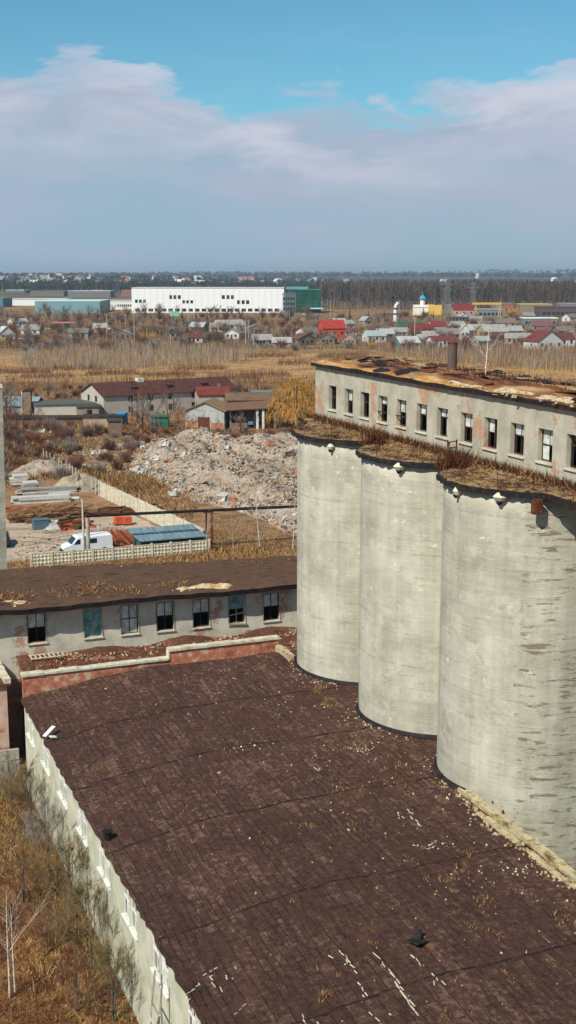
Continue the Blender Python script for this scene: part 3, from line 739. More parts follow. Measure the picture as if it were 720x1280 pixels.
# dead stalks along the foot of the wall and on the roof
m = MB(); r = random.Random(33)
for i in range(8000):
    y = r.uniform(GY0, 76.2); x = GX - abs(r.gauss(.05, .3)) - .02
    m.blade((x, y, GZ), r.uniform(.12, .5) * (1.5 if r.random() < .08 else 1), .05, r, 1.2, r.choice([0, 1, 1, 1, 0, 2]))
for i in range(3000):
    y = r.uniform(GY0, 75); x = GX - r.uniform(.3, 3.9)
    if x < 30.4 and not any((x - SX) ** 2 + (y - q) ** 2 < 4.6 ** 2 for q in SY): continue
    m.blade((x, y, GZ), r.uniform(.04, .16), .05, r, 2.0, r.choice([0, 2, 0, 1]))
for i in range(120):
    y = r.uniform(38, 74); x = GX - r.uniform(.4, 3.6)
    if x < 30.6 and not any((x - SX) ** 2 + (y - q) ** 2 < 4.3 ** 2 for q in SY): continue
    k_ = r.choice([0, 1, 1, 2])
    for j in range(r.randint(12, 40)):
        p = (x + r.gauss(0, .25), y + r.gauss(0, .4), GZ + .02); m.twig(p, (p[0] + r.gauss(0, .35), p[1] + r.gauss(0, .35), GZ + r.uniform(.03, .22)), .045, r, k_)
for cx, cy in ((29.9, 53.4), (30.4, 53.9), (30.2, 62.9)):
    for i in range(260):
        a = r.random() * 6.28; q = r.random() * .8
        p = (cx + cos(a) * q, cy + sin(a) * q, GZ); m.twig(p, (p[0] + r.gauss(0, .4), p[1] + r.gauss(0, .4), GZ + r.uniform(.2, 1.2)), .05, r, r.choice([0, 1, 0]))
tag(m.build('dead_brush', M['deadbrush'], off=(GX, 52, GZ)), 'rusty dead weeds and stalks along the ledge below the gallery wall', 'weeds', kind='stuff')
m = MB()
for i in range(1500):
    y = r.uniform(GY0, 72); x = GX + r.uniform(1.5, 5.8); m.blade((x, y, GT + .25 + .3 * sin(pi * (x - GX) / 6)), r.uniform(.08, .35), .05, r, 1.2, r.choice([0, 2, 1, 0]))
tag(m.build('dry_grass', M['deadbrush'], off=(GX, 52, GT)), 'brown dry grass growing over the gallery roof', 'grass', kind='stuff')
# rail posts with a wire
rl = thing('guard_rail', 'thin rusty guard rail posts along the rim of the silo platform', 'railing', (30, 52, GZ))
for i, yy in enumerate([70.5, 68, 65.6, 63, 60.6, 58.2, 55.6, 53.4, 51, 49, 47.2, 45.2, 43.2, 41]):
    x = 30.5
    for q in SY:
        if abs(yy - q) < SR: x = min(x, SX - sqrt(SR * SR - (yy - q) ** 2) + .1)
    if yy < 47: x = 30.0
    m = MB(); m.tube((x, yy, GZ), (x + r.uniform(-.05, .05), yy + r.uniform(-.08, .08), GZ + r.uniform(.75, 1.0)), .022, .02, 5); wbuild(m, 'post', M['rust'], rl)
# twisted ladder top
lt = MB(); bx_, by_ = 29.9, 53.9
for dx in (0, .5): lt.tube((bx_ + dx, by_, GZ), (bx_ + dx + .1, by_ + .1, GZ + 1.3), .04, .04, 5)
for k in range(4): lt.tube((bx_, by_, GZ + .3 + k * .3), (bx_ + .6, by_ + .05, GZ + .34 + k * .3), .03, .03, 5)
lt.tube((bx_ - .5, by_ - .6, GZ), (bx_ + .2, by_ + .1, GZ + 1.2), .035, .035, 5)
tag(lt.build('ladder_frame', M['rust'], off=(bx_, by_, GZ)), 'rusty twisted ladder frame on the ledge between middle and nearest silo', 'ladder')
# stack, post on the roof
x, y = 35.3, onX(565, 462, 35.3)
st = thing('vent_stack', 'thick brown steel vent stack standing on the gallery roof', 'vent stack', (x, y, GT + .4))
m = MB(); m.tube((x, y, GT + .3), (x, y, GT + 2.1), .28, .28, 14); wbuild(m, 'pipe', paint('stack_brown', (96, 82, 72)), st)
m = MB(); m.tube((x, y, GT + .45), (x, y, GT + .53), .27, .27, 14); m.tube((x, y, GT + 2.04), (x, y, GT + 2.12), .31, .31, 14); wbuild(m, 'collar', M['rust'], st)
# support building under the far (out of view) end
tw = thing('elevator_tower', 'square concrete elevator tower carrying the near end of the gallery', 'tower', (34.3, 32, 0))
m = MB(); m.box(30.6, 38.3, 27.2, 35.5, 0, 21.0); wbuild(m, 'wall', M['concrete'], tw)

# ------------------------------------------------------------------ trees: generators
def branch(m, p, d, L, r0, dep, rg, tw, w, spread=.6, mb=0, mtw=1, nchild=4, up=.15):
    q = p; segs = 3 if dep > 1 else 2; pts = [p]
    for k in range(segs):
        d = Vector((d[0] + rg.gauss(0, .1), d[1] + rg.gauss(0, .1), d[2] + up * .3)).normalized()
        e = (q[0] + d[0] * L / segs, q[1] + d[1] * L / segs, q[2] + d[2] * L / segs)
        ra, rb = r0 * (1 - k / segs * .6), r0 * (1 - (k + 1) / segs * .6)
        m.tube(q, e, ra, rb, 5 if r0 > .06 else 3, mb, False); q = e; pts.append(q)
    def at(t):
        f_ = t * segs; i = min(segs - 1, int(f_)); u = f_ - i
        return tuple(pts[i][j] + (pts[i+1][j] - pts[i][j]) * u for j in range(3))
    if dep <= 0:
        for k in range(tw):
            a = at(rg.uniform(.1, 1)); l = L * rg.uniform(.35, .8)
            v = Vector((d[0] + rg.gauss(0, .6), d[1] + rg.gauss(0, .6), d[2] + rg.gauss(.15, .5))).normalized()
            m.twig(a, (a[0] + v[0] * l, a[1] + v[1] * l, a[2] + v[2] * l), w, rg, mtw)
        return
    for k in range(nchild):
        a = at(rg.uniform(.3, 1) if k else 1.0)
        t1, t2 = rg.gauss(0, spread), rg.gauss(0, spread)
        v = Vector((d[0] + t1, d[1] + t2, d[2] + rg.uniform(-.1, .35))).normalized()
        branch(m, a, v, L * rg.uniform(.5, .75), r0 * .42, dep - 1, rg, tw, w, spread, mb, mtw, nchild, up)
def tree_meshes(seed, h, trunk_r, dep, tw, w, bark, twigm, spread=.6, nchild=4, nlimb=9, start=.3, stems=1):
    "returns (trunk mesh, crown mesh)"
    rg = random.Random(seed); t = MB(); c = MB()
    for s in range(stems):
        bx, by = (0, 0) if stems == 1 else (rg.gauss(0, .04), rg.gauss(0, .04)); hh = h * (1 if s == 0 else rg.uniform(.7, .95))
        lean = (rg.gauss(0, .03), rg.gauss(0, .03)); q = (bx, by, -.2); n = 5; pts = [q]
        for k in range(n):
            e = (q[0] + lean[0] * hh / n + rg.gauss(0, .03 * h / 8), q[1] + lean[1] * hh / n + rg.gauss(0, .03 * h / 8), hh * .92 * (k + 1) / n)
            t.tube(q, e, trunk_r * (1 - .85 * k / n), trunk_r * (1 - .85 * (k + 1) / n), 7, 0, False); q = e; pts.append(q)
        for k in range(nlimb):
            u = start + (1 - start) * (k + rg.random()) / nlimb; f_ = min(n - .01, u * n); i = int(f_); v_ = f_ - i
            a = tuple(pts[i][j] + (pts[i+1][j] - pts[i][j]) * v_ for j in range(3))
            an = rg.random() * 6.28; L = h * (1.05 - u) * rg.uniform(.35, .5) + h * .06
            branch(c, a, (cos(an) * .7, sin(an) * .7, .7), L, trunk_r * .45 * (1.1 - u), dep, rg, tw, w, spread, 0, 1, nchild)
    return t.mesh('trunk', [bark]), c.mesh('crown', [bark, twigm])
def place_tree(name, ms, x, y, z, label, cat, rz=0, s=1.0, group=None, sxy=1.0):
    root = thing(name, label, cat, (x, y, z), rz, group); root.scale = (s * sxy, s * sxy, s)
    for nm, me in zip(('trunk', 'crown'), ms):
        o = bpy.data.objects.new(nm, me); COL.objects.link(o); o.parent = root
    return root
def one_mesh_tree(seed, h, kind):
    rg = random.Random(seed); m = MB()
    if kind == 'bare':       # far tree
        m.tube((0, 0, -.2), (0, 0, h * .55), h * .016, h * .008, 5, 0, False)
        for k in range(30):
            z = h * rg.uniform(.2, .6); a = rg.random() * 6.28; l = h * rg.uniform(.2, .42)
            e = (cos(a) * l * .7, sin(a) * l * .7, z + l * rg.uniform(.6, 1)); m.tube((0, 0, z), e, h * .006, h * .002, 3, 0, False)
            for j in range(8):
                u = rg.uniform(.3, 1); p = (e[0] * u, e[1] * u, z + (e[2] - z) * u)
                m.twig(p, (p[0] + rg.gauss(0, .09 * h), p[1] + rg.gauss(0, .09 * h), p[2] + rg.uniform(.02, .17) * h), h * .012, rg, 1)
    elif kind == 'bush':
        for k in range(240):
            a = rg.random() * 6.28; q = rg.random() * .25 * h; p = (cos(a) * q, sin(a) * q, rg.uniform(0, .3) * h)
            v = (cos(a) * rg.uniform(.1, .7), sin(a) * rg.uniform(.1, .7)); l = h * rg.uniform(.35, .75)
            m.twig(p, (p[0] + v[0] * l, p[1] + v[1] * l, p[2] + l * rg.uniform(.5, 1)), h * .022, rg, 1)
    elif kind == 'pine':
        m.tube((0, 0, -.2), (0, 0, h * .95), h * .016, h * .004, 5, 0, False)
        for k in range(220):
            u = rg.uniform(.25, 1); a = rg.random() * 6.28; l = h * .2 * (1.12 - u)
            m.twig((0, 0, h * u), (cos(a) * l, sin(a) * l, h * u - l * .3), h * .06, rg, 1)
    return m

# near trees and shrubs ---------------------------------------------------------
BT = tree_meshes(1, 6.0, .055, 1, 5, .02, M['birch'], M['twiggrey'], .35, 3, 7, .35)
BT2 = tree_meshes(2, 6.5, .06, 1, 6, .022, M['birch'], M['twiggrey'], .35, 3, 8, .3)
p = gp(12, 1248); place_tree('birch_sapling', BT, p[0], p[1], 0, 'left of two thin white birch stems in the dry grass, cut by the photo edge', 'birch', .4, .9)
p = gp(19, 1240); place_tree('birch_sapling', BT2, p[0], p[1], 0, 'right of two thin white birch stems in the orange dry grass', 'birch', 2, .65)
p = gp(262, 690); place_tree('birch_sapling', BT2, p[0] - .4, p[1], 0, 'white forked birch at the pipe support beside the fence end', 'birch', 1, .75)
p = gp(292, 690); place_tree('birch_sapling', BT, p[0], p[1], 0, 'short bare sapling between pipe support and tall birch', 'birch', 2, .6)
p = gp(325, 686); place_tree('birch_sapling', BT2, p[0], p[1], 0, 'tallest white birch standing by the pipe, right of the fence', 'birch', 3, 1.15)
p = gp(378 - 12, 686); place_tree('birch_sapling', BT, p[0], p[1], 0, 'thin pale birch close to the farthest silo, before the rubble', 'birch', 5, 1.0)
xb, yb = 35.6, onX(607, 464, 35.6)
place_tree('birch_sapling', BT2, xb, yb, GT + .3, 'white birch sapling growing out of the gallery roof', 'birch', 1.2, .46, None, 1.8)
xb, yb = 36.2, onX(666, 468, 36.2)
place_tree('birch_sapling', BT, xb, yb, GT + .3, 'thin dark sapling on the gallery roof, right of the white one', 'sapling', 4, .25)
SH = [tree_meshes(40 + k, 3.4, .03, 1, 24, .013, M['bark'], [M['twigol'], M['twigr'], M['twiggrey']][k % 3], .55, 4, 6, .05, 5) for k in range(4)]
r = random.Random(50)
for i, (px, py, s, lab, k) in enumerate(((44, 1040, 1.2, 'bare olive shrub against the cream wall, farthest along it', 0), (70, 1090, 1.1, 'tangled grey shrub at the cream wall, next to the olive one', 2), (98, 1150, 1.3, 'dense olive shrub against the cream wall between the window pairs', 3), (122, 1210, 1.25, 'broad olive shrub hugging the lower cream wall', 0), (150, 1275, 1.1, 'olive shrub at the bottom of the cream wall, cut by the photo edge', 3), (30, 1130, .8, 'low reddish twig shrub in the orange grass', 1), (60, 1190, .7, 'small reddish shrub among dead grass left of the wall', 1), (15, 1010, .9, 'grey twig shrub in the far left corner of the grass', 2), (95, 1265, .8, 'reddish brown shrub near the wall foot at the bottom', 1))):
    p = gp(px, py); x = min(p[0], XL - .9); place_tree('shrub', SH[k], x, p[1], 0, lab, 'shrub', r.random() * 6, s * 1.15)

sheet('leaf_litter', [(-60, 10), (XL - .02, 10), (XL - .02, 74.9), (-60, 74.9)], simple('leaf_litter', [(52, 34, 22), (88, 58, 36), (124, 84, 50), (150, 112, 66), (92, 74, 42)], .5, (1, 1, 1), .9, .15, detail=9, nr=.78), .006)
# near grass: the wild strip left of the workshop --------------------------------
m = MB(); r = random.Random(60)
def pnoise(x, y): return .5 + .25 * sin(x * .9 + 1.3 * sin(y * .35)) + .25 * sin(y * .55 + 1.7 * sin(x * .5))
for i in range(60000):
    x = r.uniform(-9, XL - .05); y = r.uniform(38, 78)
    u = pnoise(x, y) + r.gauss(0, .18)
    ms = 0 if u > .92 else 1 if u > .68 else 2 if u > .4 else 3
    if x > 9 and r.random() < .4 or (y > 62 and r.random() < .45): ms = 4 if r.random() < .6 else 0
    if r.random() < .3: ms = 3
    h = r.uniform(.12, .55) * (1.7 if r.random() < .08 else 1) * (.6 + .6 * pnoise(y, x))
    m.blade((x, y, 0), h, .045, r, 1.3, ms)
tag(m.build('wild_grass', GR, off=(3, 55, 0)), 'tangled orange and straw dry grass beside the cream workshop wall', 'grass', kind='stuff')

x, y = 11.2, 41.5
bf = thing('broken_window_frame', 'broken white window frame with torn sheeting leaning on the cream wall at the bottom', 'window frame', (x, y, 0))
m = MB(); m.obox((x, y, 2.6), (.06, .08, 4.4), 0, tilt=.1); m.obox((x, y + 1.1, 2.6), (.06, .08, 4.2), 0, tilt=.12); m.obox((x + .1, y + .55, 3.4), (.06, 1.1, .08), 0); m.obox((x, y + .5, 2.2), (.07, .08, 3.4), 0, roll=.5); wbuild(m, 'frame', M['woodgrey'], bf)
m = MB(); r = random.Random(61)
for k in range(26):
    yy = y + r.uniform(-.3, 1.2); z0 = r.uniform(.3, 3.0); m.face([(x - .12 + r.gauss(0, .08), yy, z0), (x - .1 + r.gauss(0, .08), yy + r.uniform(.1, .35), z0), (x - .05 + r.gauss(0, .1), yy + r.gauss(.1, .15), z0 + r.uniform(.6, 1.5))])
wbuild(m, 'torn_sheeting', M['white'], bf)
# ------------------------------------------------------------------ annex roof, pink lean-to, low wall between the buildings
an = thing('annex', 'low annex with a littered brown roof between the workshop and the long grey building', 'building', (24, 76, 0))
m = MB(); m.box(12.7, 38, Y1 + .45, 79.9, 0, 5.95); wbuild(m, 'wall', M['oldbrick'], an)
m = MB(); xs2 = [12.5 + i * .5 for i in range(52)]; ys2 = [Y1 + .42 + i * .44 for i in range(18)]
for y in ys2:
    for x in xs2: m.v.append((x, y, 6.02 + .12 * sin(x * .8 + y) * sin(y * 1.7) + (.3 if y > 79 else 0) * (.5 + .5 * sin(x * 1.1)) + .03 * sin(x * 5)))
for j in range(len(ys2) - 1):
    for i in range(len(xs2) - 1):
        a = j * len(xs2) + i; m.f.append((a, a+1, a+len(xs2)+1, a+len(xs2))); m.m.append(0)
wbuild(m, 'roof', M['roof_mid'], an)
r = random.Random(70); m = MB()
for i in range(1500):
    x = r.uniform(12.8, 36); y = 79.8 - abs(r.gauss(0, .8)) if r.random() < .6 else r.uniform(73.2, 79.8)
    s_ = r.uniform(.03, .1); m.chunk((x, y, 6.1), s_, r, r.choice([0, 1, 2, 2, 2, 3, 3]))
tag(m.build('brick_rubble', [M['coping'], M['gutter'], M['brick'], M['roof_mid']], off=(24, 76, 6)), 'broken brick and plaster heaped on the annex roof below the grey wall', 'rubble', kind='stuff')
m = MB(); r2 = random.Random(71)
for i in range(1800):
    x = r.uniform(12.8, 36); y = r.uniform(73.1, 79.8); m.blade((x, y, 6.05), r.uniform(.08, .25), .05, r, 1.4, r.choice([0, 1, 2, 2]))
tag(m.build('dry_grass', GR, off=(24, 76, 6)), 'dry reddish grass patches on the annex roof', 'grass', kind='stuff')
# lying grating
x0, y0 = gp(36, 826, 6.2); gr = MB()
for k in range(8): gr.obox((x0 + .2 + k * .3, y0 + .3, 6.32), (.07, .8, .05), .0)
for k in (0, .8): gr.obox((x0 + 1.25, y0 - .12 + k, 6.33), (2.3, .07, .06), 0)
tag(gr.build('grating', M['coping'], off=(x0, y0, 6.2)), 'pale metal grating lying flat on the annex roof', 'grating')
pk = thing('lean_to', 'pink plastered lean-to with peeling wall at the left edge beside the workshop corner', 'building', (9, 78, 0))
m = MB(); m.box(4, 11.3, 76.2, 80, 0, 5.6); wbuild(m, 'wall', M['pink_wall'], pk)
m = MB(); m.box(3.8, 11.5, 76.0, 80.1, 5.6, 5.75); rf = wbuild(m, 'roof', M['roof_mid'], pk)
m = MB(); rough_strip(m, 11.15, 11.52, 76.0, 80.1, 5.76, 6.0, .5, rr_, .05, 'Y'); wbuild(m, 'coping', M['coping'], pk, sub=rf)
m = MB(); m.box(11.3, 12.65, 79.0, 79.35, 0, 5.0); m.box(11.3, 12.6, 78.6, 79, 3.6, 3.9)
tag(m.build('link_wall', M['oldbrick'], off=(12, 79, 0)), 'narrow grey brick wall in the gap beside the pink lean-to', 'wall')
m = MB(); m.box(-6, 11.7, 75.0, 75.2, 0, 1.75); 
for k in range(8): m.box(-6 + k * 2.4, -5.85 + k * 2.4, 74.94, 75, 0, 1.8)
m.box(-6, 11.7, 74.96, 75.25, 1.1, 1.14)
tag(m.build('concrete_wall', M['concrete'], off=(5, 75, 0)), 'low pale concrete yard wall at the left edge behind the wild grass', 'wall')

# ------------------------------------------------------------------ long grey building behind
LY = 80.0
lb = thing('long_building', 'long single-storey grey building with seven wooden windows and a dark sagging roof', 'building', (22, LY, 0))
bw = [(14.41, 15.66), (18.47, 19.7), (21.11, 22.49), (23.82, 25.16), (26.59, 27.96), (29.42, 30.76), (32.19, 33.56)]
hh = []
sc_ = 80 / 86
for i, (a, b) in enumerate(bw):
    c_ = (a + b) / 2 * sc_; hh.append((c_ - .6, c_ + .6, 7.0 - .035 * i, 9.0 - .035 * i))
hh = [(2.5, 3.7, 7, 9), (6.3, 7.5, 7, 9), (9.6, 10.8, 7, 9)] + hh + [(34, 35.2, 6.75, 8.75)]
m = MB(); wall_with_holes(m, 'Y', LY, .4, -2, 40, 0, 9.35, hh)
m.box(-2, -1.6, LY + .4, 88, 0, 9.3); m.box(39.6, 40, LY + .4, 84, 0, 9.2); m.box(-2, 40, 92, 92.4, 0, 5.4)
wbuild(m, 'wall', M['long_wall'], lb)
r = random.Random(9)
sty = [dict(up=.9, lo=0, transom=.5)] * 3 + [dict(up=1, lo=0, transom=.5), dict(up=1, lo=1, transom=.5, glass=M['tglass'], mull=True), dict(up=1, lo=1, transom=.52), dict(up=1, lo=0, transom=.5), dict(up=1, lo=0, transom=.5), dict(up=1, lo=0, transom=.55, glass=M['tglass'], loose=True), dict(up=1, lo=0, transom=.5)] + [dict(up=.5, lo=0)]
for (p, q, zl, zh), st_ in zip(hh, sty): window(lb, 'Y', LY, p, q, zl, zh, st_, r, True, M['wooddark'] if not st_.get('glass') else M['woodgrey'], .16)
for (p, q, zl, zh) in hh:   # pale outer casing
    m = MB(); m.box(p - .08, p - .005, LY - .03, LY - .003, zl, zh + .08); m.box(q + .005, q + .08, LY - .03, LY - .003, zl, zh + .08); m.box(p, q, LY - .03, LY - .003, zh + .005, zh + .08)
    wbuild(m, 'window_casing', M['woodgrey'], lb)
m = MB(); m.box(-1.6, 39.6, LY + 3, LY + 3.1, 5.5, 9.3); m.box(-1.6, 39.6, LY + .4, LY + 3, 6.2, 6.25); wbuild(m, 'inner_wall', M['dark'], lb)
m = MB(); ny = 34; xs3 = [-2.6 + i * .55 for i in range(79)]
prof = []
for j in range(ny + 1):
    y = 78.95 + (95 - 78.95) * j / ny
    prof.append((y, 0))
r = random.Random(10)
for j, (y, z) in enumerate(prof):
    for i, x in enumerate(xs3):
        yr = 87.4 - .11 * (x - 12); z = 9.72 + .1 * (min(y, yr) - 79.15) - max(0, y - yr) * .5
        m.v.append((x, y + (r.uniform(-.05, .05) if j == 0 else 0), z - .008 * (x - 12) + .05 * sin(x * .5 + y) + .03 * sin(x * 2.3)))
for j in range(ny):
    for i in range(len(xs3) - 1):
        a = j * len(xs3) + i; m.f.append((a, a+1, a+len(xs3)+1, a+len(xs3))); m.m.append(0)
nn_ = len(xs3)
for i in range(nn_ - 1):
    a, b = m.v[i], m.v[i + 1]; m.face([a, b, (b[0], b[1] + .05, b[2] - .34), (a[0], a[1] + .05, a[2] - .34)], 1)
    m.face([(a[0], a[1] + .05, a[2] - .34), (b[0], b[1] + .05, b[2] - .34), (b[0], LY + .1, b[2] - .4), (a[0], LY + .1, a[2] - .4)], 1)
lroof = wbuild(m, 'roof', [M['roof_back'], M['tar']], lb, smooth=False)
r = random.Random(14); INS2 = simple('straw_insulation', [(150, 112, 68), (196, 170, 128), (212, 196, 164)], 1.8, (1,1,1), .8, .08)
for (px, py, rx, h) in ((10, 752, 1.1, .2), (95, 746, .9, .15), (120, 743, 1.6, .15), (175, 737, 1.4, .15), (230, 733, .9, .2), (255, 731, 1.6, .3), (278, 730, .9, .3), (25, 752, .8, .2)):
    m = MB(); x, y = gp(px, py, 9.8); heap(m, x, max(y, 79.7), 9.68 - .008 * (x - 12), rx, .5, h, r, 0, 14, 14); wbuild(m, 'torn_insulation', INS2, lb, sub=lroof)
m = MB()
for (px, py, n, sp) in ((15, 745, 260, 1.3), (100, 738, 330, 1.6), (112, 732, 150, .8), (150, 735, 200, 1.3), (60, 700, 130, 3), (215, 728, 120, 1.2), (20, 712, 120, 2), (230, 702, 100, 3), (340, 700, 80, 2), (80, 712, 160, 4), (190, 708, 150, 4)):
    x, y = gp(px, py, 10)
    for k in range(n):
        xx, yy = x + r.gauss(0, sp * .6), max(79.4, y + r.gauss(0, .5)); zz = 9.74 + .1 * (yy - 79.15) - .008 * (xx - 12)
        if yy < 87.4 - .11 * (xx - 12): m.blade((xx, yy, zz), r.uniform(.05, .26), .06, r, 2.4, r.choice([0, 1, 2, 2, 3]))
tag(m.build('dry_grass', GR, off=(20, 84, 10)), 'straw clumps growing on the dark roof of the long building', 'grass', kind='stuff')
# chimney / mast at the left edge
p = gp(-7.5, 800)
ch = thing('concrete_tower', 'tall narrow pale concrete tower cut by the left edge of the photo', 'tower', (p[0], p[1], 0))
m = MB(); m.v = [(p[0]-2.6, p[1], 0), (p[0]+1.3, p[1], 0), (p[0]+1.3, p[1]+3, 0), (p[0]-2.6, p[1]+3, 0), (p[0]-2.3, p[1]+.3, 21.6), (p[0]+1.62, p[1]+.1, 21.6), (p[0]+1.62, p[1]+2.7, 21.6), (p[0]-2.3, p[1]+2.7, 21.6)]; m.f = [(0,3,2,1),(4,5,6,7),(0,1,5,4),(1,2,6,5),(2,3,7,6),(3,0,4,7)]; m.m = [0] * 6; wbuild(m, 'shaft', M['concrete'], ch, smooth=False)
m = MB(); m.box(p[0] - 2.35, p[0] + 1.67, p[1] + .05, p[1] + 2.75, 21.6, 21.9); wbuild(m, 'rim', M['coping'], ch)

# ================================================================== middle distance
def on_ground(pts, n, r):
    "n random ground points seen inside a picture polygon"
    xs = [p[0] for p in pts]; ys = [p[1] for p in pts]; out = []
    while len(out) < n:
        x, y = r.uniform(min(xs), max(xs)), r.uniform(min(ys), max(ys)); c = False; j = len(pts) - 1
        for i in range(len(pts)):
            if (pts[i][1] > y) != (pts[j][1] > y) and x < (pts[j][0] - pts[i][0]) * (y - pts[i][1]) / (pts[j][1] - pts[i][1]) + pts[i][0]: c = not c
            j = i
        if c: out.append(gp(x, y))
    return out
def inpoly(x, y, poly):
    c = False; j = len(poly) - 1
    for i in range(len(poly)):
        if (poly[i][1] > y) != (poly[j][1] > y) and x < (poly[j][0] - poly[i][0]) * (y - poly[i][1]) / (poly[j][1] - poly[i][1]) + poly[i][0]: c = not c
        j = i
    return c
# ---- rubble dump: an uneven mound and loose pieces
RP = P((176, 556), (230, 548), (300, 546), (440, 552), (440, 690), (372, 676), (330, 652), (285, 636), (240, 628), (200, 606), (160, 580))
def rub_h(x, y):
    d = 99
    n = len(RP)
    if not inpoly(x, y, RP): return -.25
    for i in range(n):
        a, b = RP[i], RP[(i + 1) % n]; L2 = (b[0]-a[0])**2 + (b[1]-a[1])**2
        t = max(0, min(1, ((x-a[0])*(b[0]-a[0]) + (y-a[1])*(b[1]-a[1])) / L2)); d = min(d, sqrt((x-a[0]-t*(b[0]-a[0]))**2 + (y-a[1]-t*(b[1]-a[1]))**2))
    k = min(1, d / 7)
    return k * (1.4 + 1.3 * sin(x * .31 + 1.2 * sin(y * .17)) * cos(y * .23) + .5 * sin(x * .9 + y * .5) + .3 * sin(y * 1.3 - x * .6)) - .05
x0, x1 = min(p[0] for p in RP), max(p[0] for p in RP); y0, y1 = min(p[1] for p in RP), max(p[1] for p in RP)
m = MB(); st_ = .9; nx_ = int((x1 - x0) / st_) + 1; ny_ = int((y1 - y0) / st_) + 1; r = random.Random(80)
for j in range(ny_):
    for i in range(nx_):
        x, y = x0 + i * st_, y0 + j * st_; h = rub_h(x, y); m.v.append((x, y, h + (r.uniform(-.12, .12) if h > 0 else 0)))
for j in range(ny_ - 1):
    for i in range(nx_ - 1):
        a = j * nx_ + i; q = (a, a + 1, a + nx_ + 1, a + nx_)
        if max(m.v[k][2] for k in q) > -.2: m.f.append(q); m.m.append(0)
rt = NT('rubble_soil'); rc = rt.coord(); rn = rt.noise(rc, .16, 8, .75); rf_ = rt.noise(rc, 1.6, 6, .8)
M['rubsoil'] = rt.out(rt.mix(rt.ramp(rf_, [(.42, 0.0), (.6, .7)]), rt.ramp(rn, [(.36, lin(104, 78, 58)), (.46, lin(140, 114, 90)), (.55, lin(166, 148, 126)), (.66, lin(134, 94, 66))]), lin(184, 176, 160)), rf_, .8, .2)
tag(m.build('rubble_mound', M['rubsoil']), 'pale mound of dumped rubble behind the elevated pipe', kind='structure')
PALE = [simple('debris_' + n, c, 2) for n, c in (('white', [(176, 170, 158), (206, 202, 192)]), ('grey', [(134, 128, 118), (164, 158, 146)]), ('tan', [(166, 138, 110), (190, 164, 136)]), ('brick', [(150, 96, 70), (172, 116, 88)]), ('dark', [(70, 60, 52), (96, 84, 72)]))]
m = MB()
for (x, y) in on_ground([(176, 552), (230, 546), (380, 546), (440, 556), (440, 690), (372, 674), (330, 650), (285, 634), (240, 626), (200, 604), (164, 580)], 19000, r):
    b = .5 + .5 * sin(x * .14 + 2 * sin(y * .06)) * cos(y * .09)
    s_ = abs(r.gauss(0, .12)) + .06
    if r.random() < .02: s_ *= 3
    wd_ = .5 + .5 * sin(x * .33 + 2.2 * sin(y * .19)) * cos(y * .27 + 1.5 * sin(x * .11))
    if wd_ < .42 and r.random() < .85: continue
    k = 0 if r.random() < .1 + .25 * b else r.choice([1, 1, 2, 2, 3, 4])
    z = max(0, rub_h(x, y))
    if r.random() < .12: m.obox((x, y, z + .12), (s_ * 3.4, s_ * 1.4, .12), r.random() * 3, k, tilt=r.uniform(-.4, .4))
    else: m.chunk((x, y, z + s_ * .2), s_, r, k)
for (x, y) in on_ground([(60, 540), (200, 545), (240, 560), (200, 600), (120, 590), (60, 580)], 1300, r): m.chunk((x, y, .05), abs(r.gauss(0, .12)) + .05, r, r.choice([0, 1, 2]))
for (px, py) in ((170, 588), (175, 592), (57, 555), (60, 541), (126, 567), (205, 570), (213, 620)):
    x, y = gp(px, py)
    for k in range(5): m.chunk((x + r.gauss(0, .8), y + r.gauss(0, .8), .3 + max(0, rub_h(x, y))), r.uniform(.3, .8), r, 0)
tag(m.build('rubble', PALE, off=(65, 170, 0)), 'white and grey broken concrete and plaster dumped over a wide heap', 'rubble', kind='stuff')
# ---- scrub grass of the middle distance
m = MB(); r = random.Random(81)
def scrub(poly, n, h, w, ms, lean=1.0, zf=None):
    for (x, y) in on_ground(poly, n, r):
        k = .6 + .5 * sin(x * .21 + 1.5 * sin(y * .13)); q = mpx((x, y)) / .09
        m.blade((x, y, zf(x, y) if zf else 0), h * r.uniform(.4, 1.2) * max(.35, k), w * q, r, lean, r.choice(ms))
scrub([(-60, 700), (262, 688), (445, 678), (445, 702), (-60, 722)], 9000, .6, .09, [0, 1, 1, 2, 3])
scrub([(262, 690), (375, 690), (375, 676), (330, 654), (262, 640)], 2500, .5, .09, [1, 2, 4, 4, 3])
scrub([(-60, 630), (-60, 520), (60, 520), (150, 540), (190, 560), (250, 630), (235, 660), (125, 600), (60, 600)], 19000, 1.0, .1, [0, 1, 2, 2, 3, 3, 4, 1])
scrub([(120, 530), (380, 530), (380, 552), (180, 556)], 4000, .9, .09, [1, 2, 3, 2])
scrub([(155, 548), (440, 545), (440, 680), (330, 655), (190, 610)], 6000, .7, .07, [2, 1, 3], 1.0, lambda x, y: max(0, rub_h(x, y)))
scrub([(-60, 530), (-60, 480), (400, 476), (400, 535), (340, 545)], 11000, 1.1, .09, [1, 2, 2, 3, 3])
tag(m.build('scrub_grass', GR, off=(40, 150, 0)), 'rough ochre and rust coloured grass on the waste ground', 'grass', kind='stuff')
